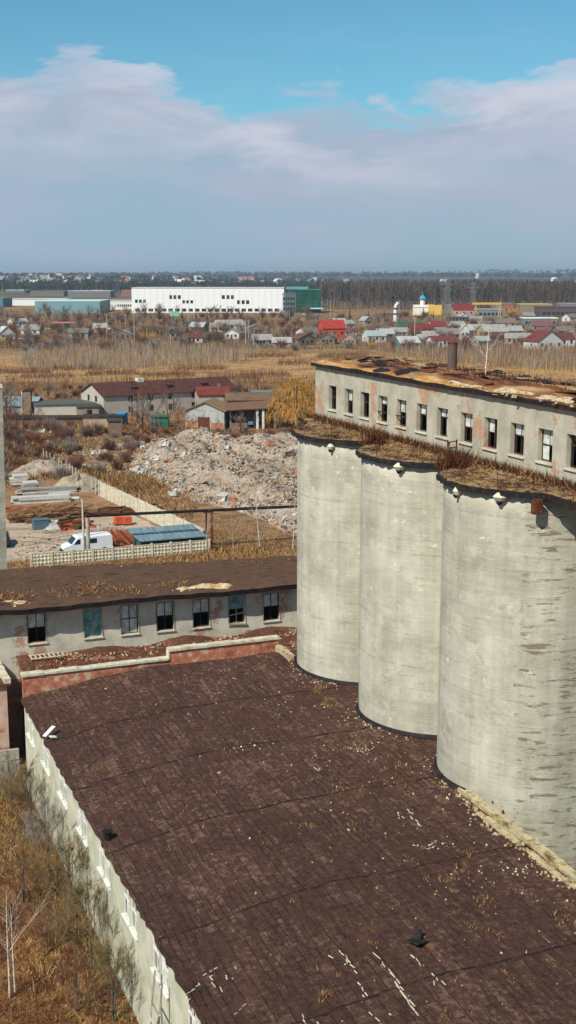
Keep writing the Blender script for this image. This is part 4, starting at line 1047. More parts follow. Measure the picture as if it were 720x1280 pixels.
# field grass and reeds
m = MB(); r = random.Random(82)
REED = GR + [M['twiggrey'], M['twig'], M['twigr']]
def reeds(poly, n, h, w, ms, hv=.4):
    for (x, y) in on_ground(poly, n, r):
        m.blade((x, y, 0), h * r.uniform(1 - hv, 1 + hv), w * mpx((x, y)) / .25, r, .25, r.choice(ms))
reeds([(-120, 478), (860, 474), (860, 440), (300, 437), (-120, 452)], 13000, .8, .13, [0, 0, 1, 1, 2, 2], .6)
for q_ in ((60, 472), (140, 468), (250, 462), (330, 470), (380, 455), (210, 470), (30, 466), (430, 446), (340, 446), (290, 474), (100, 462)):
    reeds([(q_[0] - 36, q_[1] + 2), (q_[0] + 36, q_[1] + 1), (q_[0] + 28, q_[1] - 3), (q_[0] - 30, q_[1] - 2)], 450, 1.7, .13, [2, 3, 7, 7, 6])
reeds([(15, 452), (60, 440), (160, 432), (240, 436), (330, 442), (300, 452), (160, 462), (40, 462)], 9000, 3.2, .11, [5, 5, 5, 6, 0])
reeds([(430, 430), (560, 436), (860, 436), (860, 468), (640, 462), (540, 452)], 12000, 3.6, .11, [5, 5, 6, 6, 7, 0])
reeds([(-120, 500), (-120, 484), (120, 474), (420, 472), (420, 492), (300, 492), (100, 482), (30, 500)], 5000, 1.6, .11, [2, 2, 1, 3, 7])
reeds([(620, 462), (720, 452), (860, 452), (860, 478), (650, 474)], 2500, 1.4, .12, [0, 0, 1])
tag(m.build('reed_field', REED, off=(150, 400, 0)), 'golden field grass with stands of grey leafless saplings', 'reeds', kind='stuff')

m = MB(); r = random.Random(85)
for (x0_, y0_, x1_, y1_) in ((23, 146, 31, 137.5), (24, 148, 33.5, 139), (20, 141, 36, 146), (21, 143, 37, 148), (26, 150, 34, 145)):
    n_ = 16
    for k in range(n_):
        t0, t1 = k / n_, (k + .96) / n_; b0 = .5 * sin(t0 * 3); b1 = .5 * sin(t1 * 3)
        m.face([(x0_ + (x1_-x0_)*t0, y0_ + (y1_-y0_)*t0 + b0, .014), (x0_ + (x1_-x0_)*t1, y0_ + (y1_-y0_)*t1 + b1, .014), (x0_ + (x1_-x0_)*t1 + .1, y0_ + (y1_-y0_)*t1 + b1 + .28, .014), (x0_ + (x1_-x0_)*t0 + .1, y0_ + (y1_-y0_)*t0 + b0 + .28, .014)])
tag(m.build('tyre_tracks', simple('track_mud', [(110, 84, 64), (138, 112, 90)], 1)), kind='structure')
m = MB()
for (x, y) in on_ground([(10, 700), (40, 660), (130, 655), (250, 670), (260, 686), (60, 700)], 700, r): m.chunk((x, y, .03), abs(r.gauss(0, .1)) + .04, r, r.choice([0, 1, 2, 3, 4, 4]))
tag(m.build('yard_litter', PALE, off=(30, 140, 0)), 'scraps and stones scattered over the dirt yard', 'litter', kind='stuff')
# ---- fence of relief panels
fa, fb = gp(38, 707), gp(262, 690); FY = 131.8
fe = thing('panel_fence', 'pale prefabricated concrete fence of square relief panels in front of the yard', 'fence', (fa[0], FY, 0))
nP = 9; wP = (fb[0] - fa[0]) / nP
for k in range(nP + 1):
    m = MB(); x = fa[0] + k * wP; m.box(x - .12, x + .12, FY - .13, FY + .13, -.1, 1.5); wbuild(m, 'post', M['coping'], fe)
for k in range(nP):
    m = MB(); xa, xb_ = fa[0] + k * wP + .12, fa[0] + (k + 1) * wP - .12; m.box(xa, xb_, FY - .03, FY + .05, 0, 1.4)
    for i in range(5):
        for j in range(3):
            cx, cz, q, qh = xa + (i + .5) * (xb_ - xa) / 5, .14 + (j + .5) * .4, .17, .16
            a, b, c_, d_ = (cx - q, FY - .035, cz), (cx, FY - .035, cz + qh), (cx + q, FY - .035, cz), (cx, FY - .035, cz - qh); t_ = (cx, FY - .17, cz)
            for u_, v_ in ((a, b), (b, c_), (c_, d_), (d_, a)): m.face([u_, v_, t_])
    m.box(xa, xb_, FY - .07, FY - .031, 1.33, 1.42)
    wbuild(m, 'panel', M['coping'], fe)
# side return of the fence on its left
m = MB(); m.box(fa[0] - 9, fa[0] - .13, FY + 3.0, FY + 3.15, 0, .5)
tag(m.build('low_wall', M['coping'], off=(fa[0] - 4, FY + 3, 0)), 'low bare concrete kerb wall at the left end of the yard', 'wall')
# ---- long white diagonal wall
A, B = gp(125, 620), gp(256, 684)
dw = thing('panel_wall', 'tall white concrete panel wall running diagonally between the yard and the rubble', 'wall', (A[0], A[1], 0), atan2(B[1] - A[1], B[0] - A[0]))
L = sqrt((B[0]-A[0])**2 + (B[1]-A[1])**2); n_p = 12
for k in range(n_p):
    m = MB(); q = L / n_p; m.box(k * q + .06, (k + 1) * q - .06, -.06, .06, 0, 2.1); 
    for i in range(4): m.box(k * q + .2 + i * (q - .4) / 4, k * q + .2 + i * (q - .4) / 4 + .08, -.09, -.061, .1, 2.0); m.box(k * q + .2 + i * (q - .4) / 4, k * q + .2 + i * (q - .4) / 4 + .08, .061, .09, .1, 2.0)
    m.build('panel', M['coping'], dw, off=(0, 0, 0))
for k in range(n_p + 1):
    m = MB(); m.box(k * L / n_p - .055, k * L / n_p + .055, -.16, .16, 0, 2.25); m.build('post', M['coping'], dw, off=(0, 0, 0))
# wire fence posts on the slope
wf = thing('wire_fence', 'row of leaning pale posts of an old wire fence climbing the brown slope', 'fence', (*gp(90, 600), 0))
r = random.Random(83); prev = None
for k in range(16):
    px, py = 55 + k * 4.6, 577 + k * 2.9; x, y = gp(px, py); m = MB(); tx, ty = r.uniform(-.2, .2), r.uniform(-.2, .2)
    m.tube((x, y, -.1), (x + tx, y + ty, 2.2), .09, .07, 5); wbuild(m, 'post', M['coping'], wf)
# ---- elevated pipe
m = MB(); pz0, pz1 = 4.62, 4.7
ppy = 132.6
def onY(px, py, Y):
    a = ray(px, py); t = Y / a[1]; return a[0] * t, 31 + a[2] * t
xa, za = onY(108, 645, ppy); xb2, zb2 = onY(369, 633, ppy)
pp = thing('pipeline', 'long thin black elevated pipe crossing above the fence and the birches', 'pipeline', (xa, ppy, 0))
sl = (zb2 - za) / (xb2 - xa)
m = MB(); m.tube((xa, ppy, za), (xb2 + 20, ppy, za + sl * (xb2 + 20 - xa)), .17, .17, 10); m.tube((xa, ppy + .45, za - .1), (xb2 + 20, ppy + .45, za - .1 + sl * (xb2 + 20 - xa)), .09, .09, 6); wbuild(m, 'pipe', M['tar'], pp)
m = MB(); m.tube((xa + .1, ppy, za - .2), (xa + .1, ppy, 0), .22, .22, 10); wbuild(m, 'riser', M['concrete'], pp)
xs_, _ = onY(262, 690, ppy)
for dx in (-.35, .3, 20): m = MB(); m.tube((xs_ + dx, ppy, 0), (xs_ + dx, ppy, za + sl * (xs_ - xa) - .15), .13, .13, 7); wbuild(m, 'support', M['rust'], pp)
m = MB(); m.box(xs_ - .5, xs_ + .5, ppy - .15, ppy + .6, za + sl * (xs_ - xa) - .3, za + sl * (xs_ - xa) - .16); wbuild(m, 'crossbeam', M['rust'], pp)
# lamp pole
def lamp(px, py, h, lab, arm=1.2, rz=0, mat=None, r0=.14, two=False):
    x, y = gp(px, py); mat = mat or M['coping']
    lp = thing('lamp_pole', lab, 'lamp pole', (x, y, 0), rz)
    m = MB(); m.tube((0, 0, 0), (0, 0, h), r0, r0 * .6, 8); m.build('pole', mat, lp, off=(0, 0, 0))
    for sgn in ((1, -1) if two else (1,)):
        m = MB(); m.tube((0, 0, h - .1), (sgn * arm, 0, h + .25), .05, .05, 5); a_ = m.build('arm', mat, lp, off=(0, 0, 0))
        m = MB(); m.obox((sgn * (arm + .2), 0, h + .27), (.75, .32, .16)); m.build('lamp_head', paint('lamp_white', (222, 222, 214)), a_, off=(0, 0, 0))
    return lp
p = gp(105, 692); lamp(105, 694, 6.3, 'concrete lamp pole rising between the fence and the white van', .5, pi * .9)
# ---- van
def van(px, py, rz, lab, col, L=5.6, s=1.0, name='van', cat='van'):
    x, y = gp(px, py); v = thing(name, lab, cat, (x, y, 0), rz); v.scale = (s, s, s)
    prof = [(-2.75, .42), (-2.8, .75), (-2.68, 1.05), (-2.0, 1.25), (-1.42, 1.95), (-1.2, 2.1), (2.55, 2.14), (2.68, 2.0), (2.72, .45)]
    m = MB(); b = len(m.v); n = len(prof)
    for yy, q in ((-.98, 0), (-.9, .05), (.9, .05), (.98, 0)):
        for (X, Z) in prof: m.v.append((X, yy, Z - (.0 if abs(yy) < .95 else (.1 if Z > 1.3 else 0)) + (0 if q == 0 else 0)))
    for k in range(3):
        for i in range(n): m.f.append((k*n+i, k*n+(i+1)%n, (k+1)*n+(i+1)%n, (k+1)*n+i)); m.m.append(0)
    m.f.append(tuple(range(n - 1, -1, -1))); m.m.append(0); m.f.append(tuple(3*n + i for i in range(n))); m.m.append(0)
    m.build('body', col, v, off=(0, 0, 0))
    m = MB(); m.face([(-2.0, -.84, 1.3), (-1.46, -.8, 1.94), (-1.46, .8, 1.94), (-2.0, .84, 1.3)]); 
    m.v = [(a - .02, b_, c_ + .02) for a, b_, c_ in m.v]; m.build('windscreen', M['dglass'], v, off=(0, 0, 0))
    for sy in (-1, 1):
        for nm, (p_, q_) in (('door_window', (-1.75, -1.0)), ('side_window', (.1, .9))):
            m = MB(); Y_ = sy * .995
            m.face([(p_, Y_, 1.28), (q_, Y_, 1.28), (q_, Y_, 1.82), (p_ + (.45 if nm == 'door_window' else 0), Y_, 1.82)]); m.build(nm, M['dglass'], v, off=(0, 0, 0))
        m = MB(); m.box(-2.83, -2.72, sy * .8 - .14, sy * .8 + .14, .78, .98); m.build('headlight', M['glass'], v, off=(0, 0, 0))
        for X in (-1.85, 1.75):
            m = MB(); m.tube((X, sy * .78, .36), (X, sy * 1.02, .36), .36, .36, 16); wh = m.build('wheel', M['tar'], v, off=(0, 0, 0))
            m = MB(); m.tube((X, sy * 1.0, .36), (X, sy * 1.035, .36), .2, .2, 12); m.build('rim', paint('rim_grey', (150, 150, 150)), wh, off=(0, 0, 0))
    m = MB(); m.box(-2.9, -2.76, -.92, .92, .35, .6); m.build('bumper', M['tar'], v, off=(0, 0, 0))
    return v
van(109, 691, .05, 'white panel van parked behind the relief panel fence beside the lamp pole', paint('van_white', (226, 228, 228), 4, .35), 5.6)
def car(px, py, rz, lab, rgb, group=None):
    x, y = gp(px, py); v = thing('car', lab, 'car', (x, y, 0), rz, group)
    prof = [(-2.1, .35), (-2.15, .7), (-1.2, .88), (-.6, 1.4), (.9, 1.42), (1.6, .95), (2.1, .9), (2.12, .38)]
    m = MB(); n = len(prof)
    for yy in (-.85, .85):
        for (X, Z) in prof: m.v.append((X, yy * (.82 if Z > 1.3 else 1), Z))
    for i in range(n): m.f.append((i, (i+1)%n, n+(i+1)%n, n+i)); m.m.append(0)
    m.f.append(tuple(range(n-1, -1, -1))); m.m.append(0); m.f.append(tuple(range(n, 2*n))); m.m.append(0)
    m.build('body', paint('car_paint', rgb, 5, .35), v, off=(0, 0, 0))
    m = MB()
    for sy in (-1, 1): m.face([(-1.0, sy * .86, .95), (1.35, sy * .86, .98), (.85, sy * .74, 1.36), (-.6, sy * .74, 1.36)])
    m.build('window', M['dglass'], v, off=(0, 0, 0))
    for X in (-1.35, 1.3):
        for sy in (-1, 1): m = MB(); m.tube((X, sy * .7, .3), (X, sy * .9, .3), .3, .3, 10); m.build('wheel', M['tar'], v, off=(0, 0, 0))
    return v
car(3, 681, 1.4, 'dark car half hidden behind the pale tower at the left edge', (52, 30, 28))
# ---- things in the yard
def pile_boards(px, py, w, d, n, mats, lab, name, rz, r, th=.12, ln=3.0, h=.8, cat='timber pile', lean=0):
    x, y = gp(px, py); m = MB()
    for i in range(n):
        m.obox((r.uniform(-w/2, w/2), r.uniform(-d/2, d/2), .1 + h * r.random() ** 1.3), (ln * r.uniform(.5, 1.1), th * r.uniform(.7, 1.8), th), r.gauss(0, .25), r.randrange(len(mats)), tilt=r.gauss(lean, .12))
    o = m.build(name, mats, off=(0, 0, 0)); o.location = (x, y, 0); o.rotation_euler = (0, 0, rz)
    return tag(o, lab, cat)
r = random.Random(84)
TIM = [simple('old_timber', [(120, 86, 56), (168, 128, 86)], 2), simple('dark_timber', [(86, 58, 40), (120, 84, 58)], 2), simple('red_timber', [(136, 66, 44), (164, 86, 58)], 2), M['woodgrey']]
# rust red leaning profiles
for k in range(7):
    x, y = gp(138 + k * 6.2, 684 - k * .3); m = MB()
    for j in range(7): m.obox((r.uniform(-.25, .25), r.uniform(-.6, .6), .55 + j * .05), (.12, 3.6 * r.uniform(.8, 1.1), .1), .35 + r.gauss(0, .08), 0, roll=.32 + r.gauss(0, .05))
    o = m.build('rusty_beam_stack', TIM[2] if k % 2 else M['rust'], off=(0, 0, 0)); o.location = (x, y + 1.5, 0)
    tag(o, 'bundle of rust red steel beams leaning by the van in the yard', 'steel beams', 'bundles of rusty beams leaning behind the fence')
pile_boards(65, 648, 9, 4, 130, [TIM[0], TIM[1], TIM[0]], 'wide tangled heap of orange brown timber at the left of the yard', 'timber_heap', .1, r, .16, 3.4, .9)
pile_boards(42, 641, 7, 3, 60, [TIM[0], TIM[2]], 'smaller timber heap behind the wide one near the slabs', 'timber_heap', -.2, r, .16, 3, .7)
pile_boards(140, 641, 12, 4, 90, [M['rust'], TIM[1]], 'long low strip of rusty scrap below the diagonal wall', 'scrap_heap', .15, r, .2, 2.4, .4, 'scrap heap')
pile_boards(95, 660, 3.5, 2, 60, [M['dark'], TIM[1], paint('orange_sheet', (196, 84, 48))], 'dark scrap heap with orange sheets left of the lamp pole', 'scrap_heap', .1, r, .25, 1.6, .9, 'scrap heap')
for k, (px, py, w, d, h, c, lab) in enumerate(((24, 607, 2.6, 2, 1.6, 'white', 'white rounded tank block left of the slab stacks'), (60, 617, 9, 1.2, .9, 'grey', 'long pale concrete slab stack, farthest row in the yard'), (38, 612, 2.2, 2, 1.2, 'grey', 'squarish pale concrete block beside the white tank'), (52, 628, 8, 1.3, .8, 'white', 'white broken slab stack, middle row of the yard'), (76, 622, 3.2, 1.2, .5, 'grey', 'short slab stack behind the timber heap'))):
    x, y = gp(px, py); s_ = thing('slab_stack', lab, 'slab stack', (x, y, 0), r.uniform(-.1, .1)); z = 0; q = 0
    while z < h:
        t_ = .24; ww = w * r.uniform(.8, 1); xo = r.uniform(-.3, .3); m = MB(); m.obox((xo, r.uniform(-.1, .1), z + t_ / 2), (ww, d * r.uniform(.85, 1), t_ - .02), r.gauss(0, .02)); m.build('slab', PALE[0] if c == 'white' or r.random() < .4 else PALE[1], s_, off=(0, 0, 0)); z += t_
# beige blue box, pale tarpaulins
x, y = gp(51, 661); m = MB(); m.obox((0, 0, .6), (1.9, 1.4, 1.2)); m.obox((0, 0, 1.23), (2.05, 1.5, .08)); o = m.build('container_box', paint('blue_box', (84, 104, 112)), off=(0, 0, 0)); o.location = (x, y, 0); tag(o, 'small blue grey metal box at the edge of the pale dirt', 'box')
x, y = gp(68, 660); m = MB(); heap(m, 0, 0, 0, 1.9, 1.2, 1.0, r, 0, 14, 0); o = m.build('tarpaulin', paint('tarp_grey', (176, 174, 166)), off=(0, 0, 0)); o.location = (x, y, 0); tag(o, 'grey tarpaulin thrown over a heap next to the blue box', 'tarpaulin')
pile_boards(57, 648, 4, 1, 12, [paint('pale_green_board', (186, 202, 180))], 'pale green boards lying on top of the timber heap', 'board_stack', .15, r, .2, 4.2, .2, 'boards')
for k, (px, lab) in enumerate(((148, 'left of two orange brick pallets in the yard'), (159, 'right of two orange brick pallets in the yard'))):
    x, y = gp(px, 656); s_ = thing('brick_pallet', lab, 'brick pallet', (x, y, 0), .05)
    m = MB(); m.obox((0, 0, .08), (1.1, 1.1, .16)); m.build('pallet', M['wooddark'], s_, off=(0, 0, 0))
    m = MB()
    for i in range(4):
        for j in range(4): m.obox((-.38 + i * .25, 0, .28 + j * .22), (.235, 1.0, .2))
    m.build('bricks', paint('orange_brick', (204, 96, 58)), s_, off=(0, 0, 0))
x, y = gp(190, 668); m = MB(); heap(m, 0, 0, 0, 2.6, 1.5, .8, r, 0, 14, 60); o = m.build('brick_heap', paint('dark_red', (150, 44, 36)), off=(0, 0, 0)); o.location = (x, y, 0); tag(o, 'dark red heap of broken tiles beyond the blue roofed shed', 'tile heap')
# heap of grey soil
x, y = gp(100, 612); m = MB(); heap(m, 0, 0, 0, 5, 3, 2.4, r, 0, 20, 120); o = m.build('soil_heap', simple('grey_soil', [(120, 104, 84), (158, 142, 120), (176, 162, 140)], .8, (1,1,1), .8, .2), off=(0, 0, 0)); o.location = (x, y, 0); tag(o, 'grey brown soil heap beside the end of the white diagonal wall', 'soil heap')
x, y = gp(55, 592); m = MB(); heap(m, 0, 0, 0, 6, 3, 2.2, r, 0, 20, 90); o = m.build('soil_heap', M['rubsoil'], off=(0, 0, 0)); o.location = (x, y, 0); tag(o, 'bleached soil heap on the slope behind the slab stacks', 'soil heap')
# ---- houses and sheds
def gable(m, w, d, h, rh, front=False, ov=.35, th=.16):
    "gable roof as two slabs; ridge along x (or along y when front)"
    if not front:
        for sg in (-1, 1):
            yo = d / 2 + sg * (d / 2 + ov); zo = h - ov * rh / (d / 2)
            m.face([(-w/2-ov, yo, zo), (w/2+ov, yo, zo), (w/2+ov, d/2, h+rh), (-w/2-ov, d/2, h+rh)])
            m.face([(-w/2-ov, yo, zo+th), (w/2+ov, yo, zo+th), (w/2+ov, d/2, h+rh+th), (-w/2-ov, d/2, h+rh+th)])
            m.face([(-w/2-ov, yo, zo), (w/2+ov, yo, zo), (w/2+ov, yo, zo+th), (-w/2-ov, yo, zo+th)])
            for s2 in (-1, 1): X = s2 * (w/2+ov); m.face([(X, yo, zo), (X, d/2, h+rh), (X, d/2, h+rh+th), (X, yo, zo+th)])
    else:
        for sg in (-1, 1):
            xo = sg * (w / 2 + ov); zo = h - ov * rh / (w / 2)
            m.face([(xo, -ov, zo), (xo, d+ov, zo), (0, d+ov, h+rh), (0, -ov, h+rh)])
            m.face([(xo, -ov, zo+th), (xo, d+ov, zo+th), (0, d+ov, h+rh+th), (0, -ov, h+rh+th)])
            m.face([(xo, -ov, zo), (xo, d+ov, zo), (xo, d+ov, zo+th), (xo, -ov, zo+th)])
            for Y in (-ov, d+ov): m.face([(xo, Y, zo), (0, Y, h+rh), (0, Y, h+rh+th), (xo, Y, zo+th)])
def house(px, py, w, d, h, rh, rot, wall, roof, lab, cat='house', group=None, front=False, wins=3, flat=False, chim=True, name='house', winrows=1, left_wall=None, door=True, centre=True):
    x, y = gp(px, py); hs = thing(name, lab, cat, (x, y, 0), -YAW + radians(rot), group); O = (0, 0, 0)
    wm = wall if not isinstance(wall, tuple) else paint('house_wall', tuple(int(.9 * q) for q in wall), 10); rm = roof if not isinstance(roof, tuple) else paint('house_roof', tuple(int(.8 * (.78 * q + .22 * sum(roof) / 3)) for q in roof), 16, .85, .7, (1, 1, 1))
    m = MB(); m.box(-w/2, w/2, 0, d, -.2, h)
    if not flat:
        if front:
            for Y in (.001, d - .001): m.face([(-w/2, Y, h), (w/2, Y, h), (0, Y, h+rh)])
        else:
            for X in (-w/2+.001, w/2-.001): m.face([(X, 0, h), (X, d, h), (X, d/2, h+rh)])
    m.build('wall', wm, hs, off=O)
    m = MB()
    if flat: m.box(-w/2-.25, w/2+.25, -.25, d+.25, h+.004, h+.28)
    else: gable(m, w, d, h, rh, front)
    rf = m.build('roof', rm, hs, off=O)
    if chim and not flat:
        m = MB(); m.box(w*.18, w*.18+.6, d/2-.3, d/2+.3, h+rh*.4, h+rh+.8); m.build('chimney', M['oldbrick'], rf, off=O)
    fh = h / winrows
    for row in range(winrows):
        for i in range(wins):
            cx = -w/2 + (i + .5) * w / wins; zb = row * fh + fh * .38; ww = min(.55, w / wins * .28)
            m = MB(); m.box(cx-ww, cx+ww, -.06, -.004, zb, zb + min(1.4, fh*.42)); m.build('window', M['dglass'], hs, off=O)
    m = MB(); m.box(-w/2-.06, -w/2-.004, d*.4, d*.4+1, h*.38/winrows, h*.38/winrows + 1.2); m.build('window', M['dglass'], hs, off=O)
    if door and wins:
        cx = -w/2 + w/wins; m = MB(); m.box(cx-.45, cx+.45, -.07, -.004, 0, 2.0); m.build('door', M['wooddark'], hs, off=O)
    return hs
# long white house with red roof (recedes to the right)
A = gp(130, 521)
rotL = 90 - 57 
hs = thing('long_house', 'long white two-storey house with a brown red roof and bright gable end', 'house', (A[0], A[1], 0), -YAW + radians(33)); O = (0, 0, 0)
w_, d_, h_, rh_ = 34, 12, 4.5, 2.3
m = MB(); m.box(0, w_, 0, d_, 0, h_)
for X in (.001, w_ - .001): m.face([(X, 0, h_), (X, d_, h_), (X, d_ / 2, h_ + rh_)])
m.build('wall', paint('white_wall', (184, 174, 162), 12), hs, off=O)
m = MB(); gable(m, w_, d_, h_, rh_, False, .4); m.v = [(a + w_/2, b, c) for a, b, c in m.v]
rf = m.build('roof', paint('brown_red_roof', (84, 50, 42), 14, .8, .8), hs, off=O)
for X in (8, 17, 26): m = MB(); m.box(X, X + 1.6, 2, 3.2, h_ + .9, h_ + 1.5); m.build('dormer', M['tar'], rf, off=O)
m = MB(); m.box(11, 12.6, 5.4, 6.6, h_ + 1.9, h_ + 3.1); m.build('chimney', M['white'], rf, off=O)
for X in (6, 11, 16, 22, 28):
    for Z in (.7, 3.1):
        m = MB(); m.box(X, X + 1.1, -.06, -.004, Z, Z + 1.3); m.build('window', M['dglass'], hs, off=O)
for Y in (3.4, 7.4): m = MB(); m.box(-.06, -.004, Y, Y + 1, 3.0, 4.3); m.build('window', M['dglass'], hs, off=O)
for X in (6.5, 17, 29): m = MB(); m.tube((X, -.12, .1), (X, -.12, h_ - .1), .07, .07, 5); m.build('downpipe', M['woodgrey'], hs, off=O)
house(82, 521, 13, 9, 2.6, 0, 14, (214, 206, 186), (112, 116, 98), 'flat-roofed cream shed in front of the bright gable end', 'shed', flat=True, wins=0, name='flat_shed')
house(112, 523, 5, 6, 2.4, 0, 14, (168, 150, 128), (96, 92, 84), 'small flat outbuilding right of the cream shed', 'shed', flat=True, wins=1, name='flat_shed')
house(72, 531, 24, 4, 1.3, 0, 2, (130, 96, 76), (78, 54, 46), 'long very low dark-roofed shed along the top of the slope', 'shed', flat=True, wins=0, name='low_shed')
house(128, 534, 8, 4, 2.0, 0, 2, (192, 168, 140), (70, 62, 58), 'low tan shed with a black flat roof beside the blue toilet booth', 'shed', flat=True, wins=0, name='low_shed')
x, y = gp(151, 532); b = thing('toilet_booth', 'small bright blue toilet booth with a white door between sheds', 'toilet booth', (x, y, 0), -YAW - .3)
m = MB(); m.box(-.9, .9, 0, 1.6, 0, 2.5); m.build('wall', paint('blue_paint', (44, 132, 180), 8), b, off=O)
m = MB(); m.box(-1, 1, -.1, 1.7, 2.5, 2.62); m.build('roof', paint('blue_roof', (70, 150, 190), 8), b, off=O)
m = MB(); m.box(-.1, .6, -.05, -.004, .1, 2.1); m.build('door', M['white'], b, off=O)
house(144, 546, 2.6, 2.4, 3.0, 0, 8, (136, 112, 94), (90, 80, 72), 'narrow weathered plank hut in front of the blue toilet booth', 'hut', flat=True, wins=0, name='hut', door=False)
house(20, 518, 9, 6, 2.0, 1.6, -10, (150, 150, 140), (150, 186, 190), 'low shed with a pale blue metal roof beside a thin brick stack', 'shed', wins=0, name='shed', chim=False)
x, y = gp(34, 520); b = thing('brick_stack', 'thin brick stack with a white face rising beside the pale blue roof', 'chimney', (x, y, 0), -YAW)
m = MB(); m.box(-.9, .9, 0, 1.5, 0, 5.4); m.build('shaft', M['oldbrick'], b, off=O); m = MB(); m.box(-1.1, -.92, -.1, 1.4, .3, 5.6); m.build('white_face', M['white'], b, off=O); m = MB(); m.box(-1, 1, -.1, 1.6, 5.4, 5.6); m.build('cap', M['tar'], b, off=O)
# plank gabled shed
b = thing('gabled_shed', 'grey gabled shed with a rusty garage door and dark teal side wall', 'shed', (*gp(232, 537), 0), -YAW + radians(-9))
m = MB(); m.box(0, 8, 0, 8.5, 0, 3.9)
for Y in (.001, 8.499): m.face([(0, Y, 3.9), (8, Y, 3.9), (4, Y, 5.6)])
m.build('wall', simple('grey_render', [(140, 142, 136), (172, 172, 164), (190, 188, 178)], .8), b, off=O)
m = MB(); gable(m, 8, 8.5, 3.9, 1.7, True, .4); m.v = [(a + 4, q, c) for a, q, c in m.v]; m.build('roof', paint('tan_sheet_roof', (140, 114, 78), 16), b, off=O)
m = MB(); m.box(8.02, 8.1, .1, 8.4, 0, 3.85); m.build('shaded_side', paint('shade_teal', (74, 96, 98), 14), b, off=O)  # this side's shade is painted in as a dark teal sheet
m = MB(); m.box(2.6, 5, -.08, -.004, 0, 2.6); m.build('garage_door', M['rust'], b, off=O)
m = MB(); m.box(.2, 2.4, -.06, -.004, 0, 1.9); m.box(5.2, 7.8, -.06, -.004, 0, 1.5); m.build('brick_plinth', paint('bare_brick', (176, 120, 84)), b, off=O)
b = thing('brick_shed', 'dark brick lean-to shed with a sloping tan roof and pale columns', 'shed', (*gp(287, 537), 0), -YAW + radians(8))
m = MB(); m.box(0, .4, 0, 7, 0, 4.2); m.box(.4, 9.6, 6.6, 7, 0, 4.4); m.box(9.2, 9.6, 0, 6.6, 0, 3.8); m.box(.4, 3.6, 0, .4, 0, 1.3); m.build('wall', M['oldbrick'], b, off=O)
m = MB(); n = len(m.v); m.face([(-.5, -.8, 3.9), (10.2, -.8, 4.3), (10.2, 7.3, 4.9), (-.5, 7.3, 4.5)]); m.face([(-.5, -.8, 4.12), (10.2, -.8, 4.52), (10.2, 7.3, 5.12), (-.5, 7.3, 4.72)]); m.face([(-.5, -.8, 3.9), (10.2, -.8, 4.3), (10.2, -.8, 4.52), (-.5, -.8, 4.12)]); m.face([(-.5, -.8, 3.9), (-.5, 7.3, 4.5), (-.5, 7.3, 4.72), (-.5, -.8, 4.12)])
m.build('roof', paint('tan_brown_roof', (120, 88, 66), 14), b, off=O)
for X in (5.4, 6.6): m = MB(); m.box(X, X + .45, -.4, 0, 0, 4.0); m.build('column', M['white'], b, off=O)
m = MB(); m.box(3.9, 4.9, 1, 1.2, .8, 1.6); m.build('shelf', paint('teal_box', (70, 140, 150)), b, off=O)
house(268, 519, 7, 6, 4.6, 1.4, 12, (190, 176, 164), (160, 60, 46), 'small house with a bright red ridge behind the gabled shed', 'house', wins=2)
house(328, 524, 15, 7, 4.2, 1.2, 10, (160, 104, 74), (150, 110, 78), 'rusty tan roofed workshop behind the dark lean-to', 'workshop', wins=2, name='workshop')
house(342, 520, 9, 6, 4.6, .8, 10, (120, 140, 140), (120, 150, 150), 'teal grey roofed shed next to the yellow willow', 'shed', wins=0, name='shed')
house(200, 535, 3.4, 2.4, 2.2, 0, 0, (40, 120, 92), (60, 140, 110), 'small bright green container left of the gabled shed', 'container', flat=True, wins=0, name='container', door=False)
# blue roofed shed in the yard
b = thing('blue_roof_shed', 'low shed with a blue sheet roof right behind the relief panel fence', 'shed', (*gp(219, 694), 0), 0)
m = MB(); m.box(-3.7, 3.7, .9, 4.2, 0, 1.7); m.build('wall', paint('dark_teal_wall', (62, 84, 88)), b, off=O)
m = MB(); m.v = []; m.prism([(-3.9, .5), (3.9, .5), (3.9, 4.6), (-3.9, 4.6)], 0, .1); m.v = [(a + (0 if q < 2 else -.5), q, c + 1.72 + (q - .5) * .16) for a, q, c in m.v]
tp = simple('blue_sheet', [(84, 106, 116), (108, 130, 138), (132, 152, 156)], 1.2, (3, .3, 1)); m.build('roof', tp, b, off=O)
# big yellow willow and other trees of the middle distance
wt_ = tree_meshes(90, 10.5, .38, 1, 16, .07, M['bark'], M['willow'], .7, 6, 14, .15)
rg = random.Random(91); cr = MB(); cr.v = []
WP = gp(371, 536)
for i in range(3600):
    a = rg.random() * 6.28; q = sqrt(rg.random()) * 6.2; z = 10.8 * sqrt(max(0, 1 - (q / 6.6) ** 2)) * rg.uniform(.35, 1.0)
    if sin(a * 3 + z) * cos(q * 1.3 + a) > .45: continue
    l = rg.uniform(.3, 1.5); cr.twig((cos(a) * q, sin(a) * q, z), (cos(a) * (q + .4), sin(a) * (q + .4), max(.3, z - l)), .11, rg, 1)
wroot = thing('willow', 'big golden willow tree at the left of the gallery beyond the sheds', 'willow', (WP[0], WP[1], 0))
for nm, me in (('trunk', wt_[0]), ('crown', wt_[1])): o = bpy.data.objects.new(nm, me); COL.objects.link(o); o.parent = wroot
o = cr.build('hanging_twigs', [M['bark'], M['willow']], None, off=(0, 0, 0)); o.parent = wroot
place_tree('willow', wt_, *gp(345, 522), 0, 'smaller yellow willow behind the lean-to, left of the big one', 'willow', 2, .62)
r = random.Random(92)
MT = [tree_meshes(100 + k, 7, .12, 1, 8, .06, [M['barkd'], M['bark']][k % 2], [M['twig'], M['twigr'], M['twiggrey'], M['twig']][k], .6, 4, 8, .12, 1 + k % 3) for k in range(4)]
